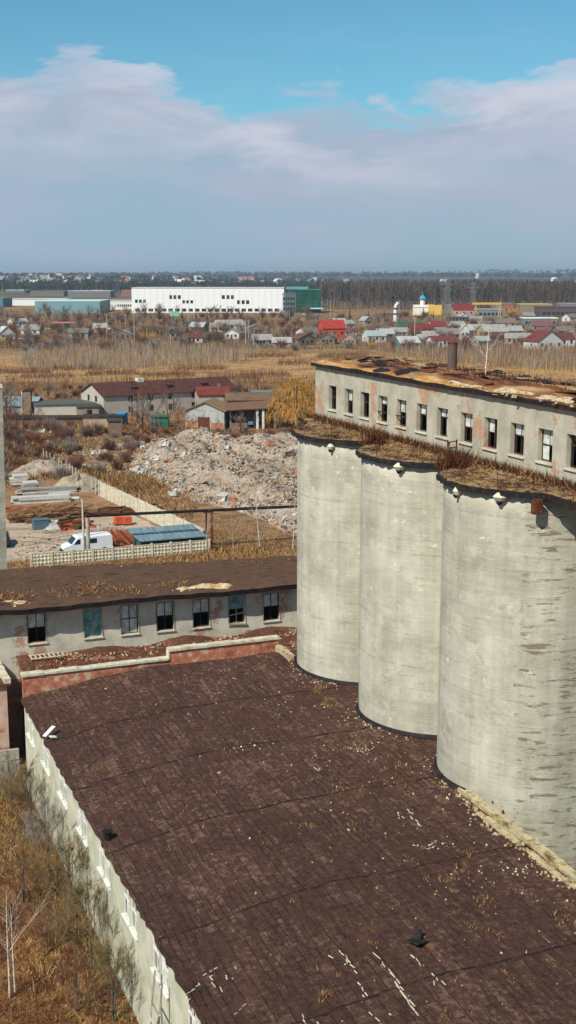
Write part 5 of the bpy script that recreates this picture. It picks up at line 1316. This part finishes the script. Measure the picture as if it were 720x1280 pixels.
mids = [(172, 528, 1.0), (186, 532, 1.15), (178, 538, .8), (210, 530, .9), (248, 545, .6), (222, 538, .7), (300, 541, .5), (318, 543, .55), (30, 540, .9), (12, 545, 1.0), (8, 530, 1.1), (48, 545, .7), (22, 560, .9), (5, 565, 1.0), (70, 548, .5), (104, 545, .6), (120, 548, .5), (36, 575, .6), (350, 540, .5), (12, 590, .7), (160, 515, 1.1), (225, 505, 1.0), (196, 545, .5), (270, 547, .45), (385, 520, .8), (335, 546, .4), (60, 500, .7), (80, 498, .6), (110, 494, .6), (15, 500, .8), (300, 500, .7), (350, 495, .7), (322, 498, .8)]
for i, (px, py, s) in enumerate(mids):
    p = gp(px, py); place_tree('bare_tree', MT[i % 4], p[0], p[1], 0, 'leafless brown scrub tree on the waste ground around the sheds', 'tree', r.random() * 6, s * 1.25, 'leafless scrub trees around the sheds')
BU = [one_mesh_tree(110 + k, 2.4, 'bush').mesh('bush', [M['bark'], [M['twigr'], M['twig'], M['twiggrey'], M['twigr']][k]]) for k in range(4)]
def bushes(poly, n, smin, smax, lab, group, r):
    for (x, y) in on_ground(poly, n, r):
        o = bpy.data.objects.new('bush', r.choice(BU)); COL.objects.link(o); o.location = (x, y, 0); q = r.uniform(smin, smax); o.scale = (q, q, q); o.rotation_euler = (0, 0, r.random() * 6.28)
        tag(o, lab, 'bush', group)
bushes([(-40, 600), (-40, 525), (130, 535), (190, 555), (150, 590), (40, 605)], 150, .5, 1.4, 'leafless reddish bush on the brown slope left of the rubble', 'reddish bushes on the slope', r)
bushes([(160, 538), (375, 540), (375, 550), (180, 553)], 60, .4, .9, 'low twiggy bush in the strip between sheds and rubble', 'bushes between sheds and rubble', r)
bushes([(-40, 505), (60, 485), (400, 480), (400, 490), (300, 500), (60, 520)], 80, .6, 1.3, 'brown bush at the near edge of the golden field', 'bushes at the field edge', r)

#PART2END
# ================================================================== far distance
O = (0, 0, 0)
# ---- big white warehouse and other halls
def hall(x0, x1, py, h, d, wall, roof, lab, cat='warehouse', win=(), name='warehouse', rot=0, ext=None):
    a, b = gp(x0, py), gp(x1, py); L = sqrt((b[0]-a[0])**2 + (b[1]-a[1])**2)
    hs = thing(name, lab, cat, (a[0], a[1], 0), -YAW + radians(rot)); 
    m = MB(); m.box(0, L, 0, d, 0, h); m.build('wall', paint('hall_wall', wall if wall[0] > 220 else tuple(int(.55 * q + 45) for q in wall), 6), hs, off=O)
    m = MB(); m.box(-.3, L + .3, -.3, d + .3, h + .004, h + .5); m.build('roof', paint('hall_roof', roof, 8), hs, off=O)
    for (u0, u1, z0, z1, n) in win:
        for i in range(n):
            q = (u1 - u0) / n; m = MB(); m.box(L * (u0 + q * i) + .2, L * (u0 + q * (i + .72)), -.1, -.004, z0, z1); m.build('window', M['dglass'], hs, off=O)
    if ext: ext(hs, L)
    return hs
def wh_ext(hs, L):
    m = MB()
    for k in range(1, 24): m.box(L * k / 24 - .1, L * k / 24 + .1, -.12, -.004, .5, 18)
    m.build('cladding_seam', paint('seam_grey', (206, 208, 206), 3), hs, off=O)
    for k in range(6): m = MB(); m.box(L*.2 + k * 9, L*.2 + k * 9 + 2, 10, 12, 19.0, 20.2); m.build('roof_vent', M['coping'], hs, off=O)
hall(165, 355, 391, 19.5, 45, (236, 236, 232), (196, 196, 190), 'huge white warehouse hall with groups of three dark windows', win=((.245, .33, 11, 14, 3), (.33, .41, 7.5, 10, 3), (.59, .68, 11, 14, 3), (.69, .78, 7, 10, 3), (.02, .1, 8, 10.5, 3), (.02, .98, 1, 3.4, 22)), ext=wh_ext)
hall(353, 370, 391, 15, 30, (92, 104, 104), (70, 130, 130), 'grey glazed block between the white warehouse and the green glass office', 'office', win=((.05, .95, 2, 4.4, 5), (.05, .95, 6, 8.4, 5), (.05, .95, 10, 12.4, 5)), name='office_block')
def gl_ext(hs, L):
    m = MB()
    for k in range(12): m.box(L * k / 11 - .08, L * k / 11 + .08, -.18, -.06, 0, 18)
    for k in range(6): m.box(0, L, -.2, -.19, k * 3 + .3, k * 3 + .5)
    m.build('glazing_bars', paint('bar_green', (60, 120, 96), 5), hs, off=O)
    m = MB(); m.box(L * .55, L * 1.15, -9, 0, 3.2, 4.0); m.build('canopy', paint('canopy_blue', (176, 214, 224), 5), hs, off=O)
    m = MB(); m.box(-8, L * .5, 2, 20, 18.6, 20.6); m.build('upper_storey', paint('upper_teal', (96, 150, 152), 6), hs, off=O)
def grn(hs):
    for c in hs.children:
        if c.name.startswith('wall'):
            t = NT('green_glass'); c.data.materials.clear(); c.data.materials.append(t.out(t.ramp(t.noise(t.mapping(t.coord(), (1, 1, .4)), .2, 3), [(.4, lin(10, 54, 42)), (.6, lin(18, 80, 60))]), rough=.25))
grn(hall(370, 401, 391, 18, 30, (20, 90, 64), (60, 120, 110), 'green glass office building at the right end of the white warehouse', 'office', name='office_building', ext=gl_ext))
hall(118, 166, 387, 7.5, 30, (226, 226, 218), (180, 182, 176), 'low white wing joining the left of the white warehouse', win=((.6, .98, 2.5, 4.5, 7),))
hall(44, 125, 391, 9, 60, (128, 196, 200), (190, 214, 212), 'long teal hall below the white-banded one at the left')
hall(5, 83, 382, 6, 40, (230, 232, 226), (190, 196, 192), 'long bright white band hall at the left edge of the industrial area')
hall(-60, 4, 384, 8, 40, (84, 140, 146), (90, 140, 140), 'teal hall running out of the left edge of the photo')
for k, (x0, x1, py, h, c, rc, lab) in enumerate(((7, 32, 369, 7, (96, 128, 130), (222, 222, 212), 'far hall with a bright white roof near the left edge'), (38, 80, 372, 8, (120, 122, 116), (150, 116, 92), 'far brown-roofed sheds behind the teal halls'), (85, 138, 373, 9, (128, 132, 126), (196, 204, 198), 'far pale-roofed factory halls left of the warehouse'), (104, 128, 369, 7, (132, 118, 100), (180, 146, 118), 'far tan factory roof behind the pale halls'), (152, 165, 372, 9, (170, 110, 88), (214, 110, 80), 'far orange-red building touching the warehouse'), (88, 100, 366, 6, (110, 116, 112), (160, 170, 168), 'small far grey hall behind the pale factory'))):
    hall(x0, x1, py, h, 40, c, rc, lab, 'factory hall', name='factory_hall')
hall(232, 258, 410, 3.2, 9, (170, 130, 100), (84, 120, 124), 'long low building with a teal flat roof in the bare trees', 'building', name='low_building', win=((.05, .95, 1, 2.2, 6),))
hall(654, 697, 407, 4.2, 12, (118, 150, 152), (226, 226, 216), 'long low building with a white roof and teal front at the right', 'building', name='low_building', win=((.05, .95, .8, 2.6, 8),))
hall(597, 631, 397, 5.5, 20, (150, 152, 146), (150, 148, 140), 'grey flat hall beneath the yellow gantry crane', 'hall', name='hall', win=((.05, .95, 1.5, 3.5, 6),))
hall(676, 760, 397, 7, 25, (92, 66, 66), (98, 70, 70), 'dark maroon long shed at the right edge', 'shed', name='long_shed', win=((.02, .98, 2, 4, 14),))
hall(650, 690, 390, 6, 20, (160, 140, 96), (196, 176, 120), 'low yellowish building behind the white-roofed one', 'building', name='low_building')
hall(560, 600, 402, 2.6, 10, (120, 110, 100), (96, 92, 88), 'low grey garages in front of the red-roofed barn', 'garages', name='garages', win=((.03, .97, .2, 2.2, 9),))
hall(470, 500, 397, 2.5, 8, (110, 84, 74), (120, 78, 66), 'low reddish shed row left of the striped chimney', 'shed', name='low_shed')
hall(496, 527, 409, 2.8, .4, (52, 116, 86), (64, 130, 98), 'green sheet fence in front of the village', 'fence', name='sheet_fence')
for k, (x0, x1, lab) in enumerate(((560, 575, 'left of two low far sheds beneath the pylons'), (700, 740, 'far right grey hall with a rounded roof line'), (620, 642, 'low olive hall between crane and yellow tree'))):
    hall(x0, x1, 389 if k else 392, 6, 20, (150, 150, 140), (136, 150, 140), lab, 'hall', name='hall')
house(580, 395, 16, 14, 4.5, 4, 0, (196, 160, 150), (164, 44, 42), 'large barn with a deep red rounded roof below the pylon', 'barn', wins=3, name='barn', chim=False)
# church
cx = thing('church', 'small white and yellow church with a blue dome and golden tip before the forest', 'church', (*gp(532, 394), 0), -YAW)
m = MB(); m.box(-9, 6, 0, 9, 0, 6); m.build('nave', paint('church_white', (232, 226, 206), 6), cx, off=O)
m = MB(); m.box(2, 12, -1, 8, 0, 7.5); m.build('annex', paint('church_yellow', (222, 178, 84), 8), cx, off=O)
m = MB(); gable(m, 15, 9, 6, 1.6); m.v = [(a - 1.5, b, c) for a, b, c in m.v]; m.build('roof', paint('church_roof', (206, 206, 196), 8), cx, off=O)
m = MB(); m.tube((-2, 4.5, 6.5), (-2, 4.5, 11), 1.9, 1.9, 12); dr = m.build('drum', paint('church_white', (232, 226, 206), 6), cx, off=O)
m = MB(); 
for k, (z, q) in enumerate(((11, 1.9), (11.8, 2.6), (12.8, 2.7), (13.8, 1.9), (14.6, .8), (15.4, .15))):
    if k: m.tube((-2, 4.5, pz_), (-2, 4.5, z), pq_, q, 14, 0, False)
    pz_, pq_ = z, q
m.build('dome', paint('dome_blue', (74, 150, 190), 8, .4), cx, off=O)
m = MB(); m.tube((-2, 4.5, 15.4), (-2, 4.5, 17.6), .15, .1, 5); m.box(-2.7, -1.3, 4.4, 4.6, 16.5, 16.7); m.build('cross', paint('gold', (214, 168, 60), 8, .3), cx, off=O)
# striped chimney stack, gantry, kiosk
b = thing('smokestack', 'short white chimney stack with dark bands left of the church', 'chimney', (*gp(494, 402), 0), -YAW)
m = MB(); m.tube((0, 0, 0), (0, 0, 10), 1.3, 1.1, 12); m.build('shaft', paint('stack_white', (226, 222, 214), 6), b, off=O)
for z in (4.5, 8): m = MB(); m.tube((0, 0, z), (0, 0, z + 1), 1.36, 1.3, 12); m.build('band', paint('band_dark', (74, 62, 58), 6), b, off=O)
m = MB(); m.tube((0, 0, 10), (1.8, 0, 12.5), 1.0, .9, 10); m.build('elbow', paint('stack_white', (226, 222, 214), 6), b, off=O)
b = thing('gantry_crane', 'yellow gantry crane spanning over the grey flat hall', 'crane', (*gp(611, 398), 0), -YAW)
for X in (-8.5, 8.5): m = MB(); m.tube((X - 1.2, 6, 0), (X, 6, 9.4), .3, .3, 5); m.tube((X + 1.2, 6, 0), (X, 6, 9.4), .3, .3, 5); m.build('leg', paint('crane_yellow', (206, 164, 84), 8), b, off=O)
m = MB(); m.box(-11, 9.8, 5.4, 6.6, 9.4, 10.9); m.build('beam', paint('crane_yellow', (206, 164, 84), 8), b, off=O)
m = MB(); m.box(2, 4, 5, 7, 8.0, 9.3); m.build('trolley', paint('crane_red', (176, 84, 66), 8), b, off=O)
house(636, 393, 8, 8, 8, 1, 0, (170, 110, 80), (180, 130, 90), 'tall brick house hidden behind the yellow tree', 'house', wins=2, flat=True)
b = thing('kiosk', 'white and green filling station kiosk among bare trees at the left', 'kiosk', (*gp(87, 414), 0), -YAW)
m = MB(); m.box(-3, 3, 0, 5, 0, 4.4); m.build('wall', M['white'], b, off=O); m = MB(); m.box(-2.8, .3, -.15, -.01, .3, 4.2); m.build('sign_panel', paint('kiosk_green', (70, 160, 110), 8), b, off=O); m = MB(); m.box(-9, 3.5, -3, 5.5, 4.45, 4.9); m.build('canopy', paint('kiosk_red', (190, 120, 110), 8), b, off=O)
# billboard
b = thing('billboard', 'small green billboard in front of the white warehouse', 'billboard', (*gp(218, 403), 0), -YAW)
m = MB(); m.tube((0, 0, 0), (0, 0, 4), .2, .2, 6); m.build('post', M['woodgrey'], b, off=O); m = MB(); m.box(-3, 3, -.2, .2, 4, 7); m.build('panel', paint('bill_green', (110, 190, 150), 8), b, off=O)
# pylons
def pylon(px, py, h, lab):
    x, y = gp(px, py); b = thing('pylon', lab, 'pylon', (x, y, 0), -YAW + .3); m = MB(); w0, w1 = h * .11, h * .02; pm = paint('steel_grey', (120, 128, 134), 6)
    for sx, sy in ((-1, -1), (1, -1), (1, 1), (-1, 1)): m.tube((sx * w0, sy * w0, 0), (sx * w1, sy * w1, h), .16, .1, 4)
    n = 9
    for k in range(n):
        u0, u1 = k / n, (k + 1) / n; a0, a1 = w0 + (w1 - w0) * u0, w0 + (w1 - w0) * u1
        for q in range(4):
            c = [(-1, -1), (1, -1), (1, 1), (-1, 1)]; p_, r_ = c[q], c[(q + 1) % 4]
            m.tube((p_[0] * a0, p_[1] * a0, h * u0), (r_[0] * a1, r_[1] * a1, h * u1), .08, .08, 3); m.tube((r_[0] * a0, r_[1] * a0, h * u0), (p_[0] * a1, p_[1] * a1, h * u1), .08, .08, 3)
    m.build('lattice', pm, b, off=O)
    for z, l in ((.66, .17), (.8, .22), (.93, .15)): m = MB(); m.tube((-l * h, 0, h * z), (l * h, 0, h * z), .2, .2, 4); m.tube((-l * h, 0, h * z), (0, 0, h * z + 1.4), .12, .12, 3); m.tube((l * h, 0, h * z), (0, 0, h * z + 1.4), .12, .12, 3); m.build('crossarm', pm, b, off=O)
pylon(558, 391, 28, 'left of two grey lattice pylons standing before the forest')
pylon(591, 389, 24, 'right of two grey lattice pylons behind the red-roofed barn')
for k, (px, py, h, lab) in enumerate(((307, 432, 11, 'left one of the close pair of tall white lamp poles near mid picture'), (310.5, 432, 11, 'right one of the close pair of tall white lamp poles near mid picture'), (518, 436, 13, 'slim pole rising behind the teal-sided village house'), (413, 395, 11, 'slim pole just right of the green glass office'), (134, 428, 13, 'pale pole left of the yellow bush at the left'), (168, 430, 15, 'tallest pale pole right beside the yellow bush'), (157, 420, 11, 'pole between the two taller poles by the yellow bush'), (499, 396, 12, 'thin mast right of the striped chimney'), (146, 372, 22, 'dark mast standing among the far factory halls'), (236, 410, 11, 'pole in front of the warehouse beside the green billboard'), (215, 412, 11, 'pole left of the green billboard'), (3, 372, 16, 'thin mast at the far left edge'))):
    x, y = gp(px, py); m = MB(); m.tube((0, 0, 0), (0, 0, h), .2, .13, 6); m.tube((-.9, 0, h - .5), (.9, 0, h - .5), .08, .08, 4)
    o = m.build('street_pole', paint('pole_pale', (176, 172, 164), 6) if k != 8 else M['bark'], off=O); o.location = (x, y, 0); o.rotation_euler = (0, 0, -YAW); tag(o, lab, 'pole')
# ---- village
WHT, GRY, TAN = (226, 224, 216), (164, 160, 152), (186, 160, 130)
vill = [
 (9, 424, 8, 7, 2.6, 3.4, 30, WHT, (236, 234, 228), True, 'white gabled house at the far left beside the parked cars'),
 (242, 429, 8, 7, 2.5, 1.8, 10, WHT, (150, 62, 50), False, 'white house with a brick red roof below the warehouse'),
 (290, 413, 16, 10, 3, 2.6, 25, WHT, (196, 190, 178), False, 'white house with a broad pale roof left of the pole pair'),
 (418, 423, 12, 8, 5, 3.6, 20, (206, 92, 56), (236, 60, 40), False, 'bright orange house with a red roof, the most vivid one'),
 (471, 428, 9, 8, 3, 2.2, 15, WHT, (196, 208, 204), False, 'white house with a pale teal roof right of the orange one'),
 (513, 437, 9, 8, 2.8, 2.4, 20, (90, 150, 152), (232, 232, 226), False, 'white-roofed house with teal walls by the slim pole'),
 (528, 418, 12, 8, 2.8, 2.4, 5, TAN, (170, 48, 46), False, 'wide house with a crimson roof in the village'),
 (549, 417, 8, 8, 4, 2.4, 15, WHT, (176, 52, 48), False, 'narrow white house with a crimson roof right of the wide crimson one'),
 (556, 434, 11, 9, 3, 1.6, 10, WHT, (150, 66, 54), False, 'white walled house with a low dull red roof'),
 (562, 424, 11, 9, 2.5, 2.4, 5, GRY, (168, 152, 136), False, 'house with a big beige roof right of the crimson roofs'),
 (595, 420, 13, 9, 3, 2.6, 15, GRY, (216, 214, 204), False, 'house with a wide white roof at the middle of the right village'),
 (581, 425, 4, 4, 5, 2.2, 0, WHT, (226, 224, 216), True, 'tiny tall white gable left of the wide white roof'),
 (621, 422, 13, 9, 3, 3.2, 20, TAN, (206, 200, 186), False, 'house with a tall cream roof right of the wide white one'),
 (642, 421, 10, 8, 3, 2.2, 10, GRY, (196, 194, 186), False, 'small pale grey roofed house right of the cream roof'),
 (648, 430, 12, 8, 2.6, 2.0, -10, TAN, (190, 180, 164), False, 'beige roofed house in front of the pale grey one'),
 (688, 437, 13, 10, 3.4, 4.2, 25, WHT, (150, 60, 48), True, 'house with a white gable and brown red roof at the right'),
 (705, 433, 10, 8, 3.2, 2.5, 10, WHT, (132, 66, 60), False, 'low white house with a maroon roof at the right edge'),
 (678, 414, 12, 8, 3, 2.4, 0, GRY, (160, 92, 84), False, 'pinkish roofed house behind the white gable'),
 (330, 432, 9, 8, 2.5, 2.2, 20, GRY, (196, 188, 174), False, 'grey-beige house right of the pole pair'),
 (352, 434, 8, 7, 2, 2, 0, GRY, (208, 204, 196), False, 'low white-grey shed house beside the grey-beige one'),
 (500, 421, 8, 7, 2.4, 2, 5, GRY, (186, 184, 176), False, 'grey roofed house just left of the crimson wide roof'),
 (483, 424, 8, 8, 2.6, 2.2, 10, (84, 110, 112), (212, 210, 200), False, 'dark walled house with a pale roof right of the teal-roofed one'),
 (535, 432, 9, 8, 2.4, 2.2, 0, TAN, (214, 206, 190), False, 'cream roofed house between the teal-walled and dull red ones'),
 (606, 432, 8, 5, 2.2, 1.8, 40, GRY, (216, 212, 204), False, 'short pale shed tilted behind the gallery roof'),
 (632, 410, 12, 8, 3, 2.4, 0, TAN, (150, 132, 116), False, 'brownish roofed house deep in the trees'),
]
for k, (px, py, w_, d_, h_, rh_, rot, wc, rc, fr, lab) in enumerate(vill):
    house(px, py, w_, d_, h_, rh_, rot, wc, rc, lab, 'house', front=fr, wins=3 if w_ > 8 else 2, name='village_house')
r = random.Random(120)
fil = []
for (x0, x1, y0, y1, n) in ((372, 500, 417, 434, 17), (500, 720, 412, 430, 22), (95, 370, 414, 434, 12), (-60, 40, 405, 430, 5), (720, 860, 410, 434, 12), (560, 720, 398, 408, 8), (400, 470, 400, 412, 4)):
    for k in range(n):
        px, py = r.uniform(x0, x1), r.uniform(y0, y1)
        if any(abs(px - q[0]) < 14 and abs(py - q[1]) < 6 for q in vill) or any(abs(px - a) < 13 and abs(py - b) < 4 for a, b in fil): continue
        fil.append((px, py))
        rc = r.choice([(196, 192, 182), (178, 172, 160), (208, 204, 194), (150, 138, 124), (120, 108, 100), (176, 160, 142), (204, 200, 192), (140, 84, 70)])
        house(px, py, r.uniform(6, 10), r.uniform(6, 8), r.uniform(2, 3), r.uniform(1.4, 2.6), r.uniform(-30, 40), r.choice([GRY, WHT, TAN, (130, 118, 104)]), rc, 'small plain village house half hidden by bare trees', 'house', 'plain village houses among bare trees', front=r.random() < .3, wins=2, name='village_house')
for k, (px, py, rgb, lab) in enumerate(((28, 425, (226, 226, 222), 'white car, left of the two parked near the white gabled house'), (42, 426, (216, 218, 218), 'second white car parked right of the first at the far left'), (62, 412, (222, 222, 222), 'white car on the far road left of the kiosk'), (136, 412, (226, 226, 226), 'white car alone on the far road right of the kiosk'), (100, 424, (70, 66, 66), 'dark car parked in the trees below the kiosk'), (230, 404, (200, 200, 200), 'silver car in front of the white warehouse'), (380, 394, (222, 222, 222), 'white car under the office canopy'), (50, 428, (150, 40, 36), 'red car beside the diagonal road'))):
    car(px, py, -YAW + r.uniform(-.3, .3), lab, rgb)
# ---- bare trees around the village and the halls
FT = [one_mesh_tree(130 + k, 9, 'bare').mesh('bare_tree', [M['barkd'] if k % 2 else M['bark'], [M['twig'], M['twigr'], M['twiggrey'], M['twig'], M['twigr']][k]]) for k in range(5)]
FB = [one_mesh_tree(140 + k, 4.5, 'bush').mesh('bare_bush', [M['bark'], [M['twigr'], M['twig'], M['twiggrey']][k]]) for k in range(3)]
PT = one_mesh_tree(150, 10, 'pine').mesh('conifer', [M['barkd'], M['pine']])
def far_trees(poly, n, meshes, name, smin, smax, lab, cat, group, r):
    for (x, y) in on_ground(poly, n, r):
        o = bpy.data.objects.new(name, r.choice(meshes)); COL.objects.link(o); q = r.uniform(smin, smax); o.location = (x, y, 0); o.scale = (q * 1.15, q * 1.15, q); o.rotation_euler = (0, 0, r.random() * 6.28); tag(o, lab, cat, group)
far_trees([(-90, 436), (-90, 408), (120, 408), (300, 408), (300, 428), (200, 432), (60, 440)], 120, FT, 'bare_tree', .5, 1.0, 'leafless brown tree on the left side of the village', 'tree', 'leafless trees on the left of the village', r)
far_trees([(300, 434), (300, 406), (860, 402), (860, 436)], 130, FT, 'bare_tree', .4, .85, 'leafless tree between the village houses on the right', 'tree', 'leafless trees between the village houses', r)
far_trees([(-90, 408), (-90, 393), (410, 393), (410, 408)], 90, FT, 'bare_tree', .7, 1.4, 'leafless tree on the belt in front of the halls', 'tree', 'leafless trees in front of the halls', r)
far_trees([(-90, 440), (-90, 396), (860, 396), (860, 438)], 295, FB, 'bare_bush', .7, 1.7, 'leafless brown bush in the village tree belt', 'bush', 'leafless bushes in the village belt', r)
far_trees([(20, 404), (170, 396), (320, 398), (420, 396), (600, 400), (720, 402)], 16, [PT], 'conifer', .6, 1.0, 'dark green conifer standing among the leafless village trees', 'conifer', 'dark conifers among the village trees', r)
YT = one_mesh_tree(151, 9, 'bush').mesh('yellow_bush', [M['bark'], M['willowy']])
for (px, py, s, lab) in ((184, 430, .95, 'golden yellow tree near the two pale poles at the left'), (641, 395, 1.0, 'golden yellow tree hiding the brick house before the forest'), (453, 413, .6, 'yellow bush right of the orange house'), (340, 404, .6, 'ochre tree below the warehouse front'), (376, 405, .6, 'ochre tree below the green office'), (466, 436, .5, 'yellow brown bush in front of the pale teal roofed house'), (0, 432, .6, 'ochre bush at the left edge by the white gabled house')):
    p = gp(px, py); o = bpy.data.objects.new('yellow_tree', YT); COL.objects.link(o); o.location = (p[0], p[1], 0); o.scale = (s, s, s); tag(o, lab, 'tree')
# under-growth filling the belt
m = MB(); r = random.Random(160)
for (x, y) in on_ground([(-150, 438), (-150, 394), (900, 394), (900, 437)], 34000, r):
    q = mpx((x, y)); k_ = .5 + .5 * sin(x * .05 + 2 * sin(y * .02)); h = r.uniform(.8, 2.2 + 2.6 * k_)
    m.blade((x, y, 0), h, .42 * q * r.uniform(.7, 1.6), r, .6, r.choice([0, 1, 1, 2, 3, 3, 4]))
tag(m.build('undergrowth', [M['twiggrey'], M['twig'], M['twigr'], M['barkd'], GR[3]], off=(200, 600, 0)), 'brown leafless undergrowth between the village houses', 'undergrowth', kind='stuff')
# ---- forests
def forest(name, poly_pts, n, hmin, hmax, mats, lab, seed, w=1.0, conif=.2):
    r = random.Random(seed); m = MB()
    for (x, y) in poly_pts(n, r):
        z0 = terrain_z(x, y); h = r.uniform(hmin, hmax); q = mpx((x, y))
        if r.random() < conif:
            for k in range(13):
                u = r.uniform(.3, 1); a = r.random() * 6.28; l = h * .16 * (1.15 - u) + .8
                m.twig((x, y, z0 + h * u), (x + cos(a) * l, y + sin(a) * l, z0 + h * u - l * .5), 2.4 * w, r, 3)
            m.twig((x, y, z0 + h * .5), (x, y, z0 + h), 3 * w, r, 3); continue
        m.blade((x, y, z0), h * .95, .75 * w, r, .04, r.choice([0, 0, 1]))
        for k in range(15):
            u = r.uniform(.3, .85); a = r.random() * 6.28; l = h * r.uniform(.08, .2)
            m.twig((x, y, z0 + h * u), (x + cos(a) * l, y + sin(a) * l, z0 + h * u + l * 1.3), .55 * w, r, r.choice([1, 2, 2]))
    return tag(m.build(name, mats, off=(500, 1500, 0)), lab, 'forest', kind='stuff')
def area(pts):
    return lambda n, r: on_ground(pts, n, r)
FM = [simple('pale_trunks', [(88, 78, 70), (118, 106, 96)], .2), simple('forest_bark', [(84, 70, 60), (104, 88, 76)], .2), simple('forest_twigs', [(80, 66, 58), (100, 86, 74)], .2), M['pine']]
forest('forest', area([(396, 387), (470, 387.5), (900, 389.5), (900, 373), (396, 370)]), 4200, 19, 25, FM, 'leafless pale-trunked forest standing along the horizon on the right', 161, 1.0, .16)
forest('forest', area([(-200, 368), (-200, 362.5), (400, 363), (400, 371)]), 2600, 10, 15, FM, 'dark mixed wood behind the halls on the left', 162, 2.2, .65)
def ring(a0, a1, d0, d1):
    def f(n, r):
        o = []
        for i in range(n):
            a = YAW + radians(r.uniform(a0, a1)); d = r.uniform(d0, d1); o.append((sin(a) * d, cos(a) * d))
        return o
    return f
forest('forest', ring(-28, 28, 4600, 8000), 2600, 14, 24, FM, 'distant blue dark woods on the horizon ridge', 163, 9.0, .8)
forest('forest', ring(-28, 2, 2400, 4200), 900, 9, 14, FM, 'scattered woods around the distant town on the left', 164, 5.0, .7)
# ---- distant town on the left slope
r = random.Random(170)
HM = []
for k in range(5):
    m = MB(); m.box(-6, 6, -5, 5, 0, 5, 0); m.face([(-6.5, -5.5, 5), (6.5, -5.5, 5), (6.5, 0, 8.5), (-6.5, 0, 8.5)], 1); m.face([(-6.5, 5.5, 5), (6.5, 5.5, 5), (6.5, 0, 8.5), (-6.5, 0, 8.5)], 1)
    m.face([(-6, -5, 5), (-6, 5, 5), (-6, 0, 8.4)], 0); m.face([(6, -5, 5), (6, 5, 5), (6, 0, 8.4)], 0)
    HM.append(m.mesh('distant_house', [paint('far_wall', [(226, 224, 214), (206, 200, 188), (232, 232, 228), (196, 176, 150), (220, 214, 200)][k], 4), paint('far_roof', [(176, 110, 90), (150, 140, 130), (210, 206, 200), (140, 96, 82), (120, 130, 136)][k], 4)]))
def far_house(px, dist, s, k, lab, group=None):
    a = YAW + math.atan((px - 360) / F_PX); x, y = sin(a) * dist, cos(a) * dist
    o = bpy.data.objects.new('distant_house', HM[k]); COL.objects.link(o); o.location = (x, y, terrain_z(x, y)); o.scale = (s, s, s); o.rotation_euler = (0, 0, r.random() * 3); tag(o, lab, 'house', group)
for i in range(95): far_house(r.choice([r.uniform(-60, 45), r.uniform(30, 110), r.uniform(60, 260), r.uniform(230, 720)]), r.uniform(2300, 3700), r.uniform(.8, 1.5), r.randrange(5), 'tiny pale house of the distant town near the horizon', 'houses of the distant town')
def far_block(px, dist, w_, h_, rgb, lab):
    a = YAW + math.atan((px - 360) / F_PX); x, y = sin(a) * dist, cos(a) * dist
    b = thing('distant_block', lab, 'building', (x, y, terrain_z(x, y)), -YAW); m = MB(); m.box(-w_/2, w_/2, 0, 15, -3, h_); m.build('wall', paint('far_block', rgb, 4), b, off=O); m = MB(); m.box(-w_/2-.5, w_/2+.5, -.5, 15.5, h_ + .01, h_ + 1); m.build('roof', paint('far_block_roof', tuple(max(0, q - 30) for q in rgb), 4), b, off=O)
far_block(249, 3300, 20, 13, (236, 236, 230), 'bright white block in the distant town left of the pink one')
far_block(308, 3300, 44, 14, (196, 140, 130), 'pinkish block in the distant town above the warehouse')
far_block(432, 3300, 16, 9, (230, 232, 230), 'lone white block on the horizon above the forest edge')
far_block(393, 3300, 10, 14, (206, 214, 216), 'narrow pale block on the horizon above the office')
far_block(592, 5200, 14, 20, (216, 220, 222), 'lone pale tower on the horizon above the right forest')
far_block(372, 3500, 26, 8, (150, 176, 180), 'bluish low block on the horizon above the warehouse end')
# ---- air
m = MB(); m.box(-9400, 11900, -3300, 12300, -1.5, 78)
hz = bpy.data.materials.new('haze'); hz.use_nodes = True; ht = hz.node_tree; ht.nodes.clear()
ho = ht.nodes.new('ShaderNodeOutputMaterial'); hv = ht.nodes.new('ShaderNodeVolumePrincipled')
hv.inputs['Color'].default_value = (.78, .88, 1, 1); hv.inputs['Density'].default_value = .00011; hv.inputs['Anisotropy'].default_value = .2
ht.links.new(hv.outputs[0], ho.inputs['Volume'])
tag(m.build('haze', hz), kind='stuff')
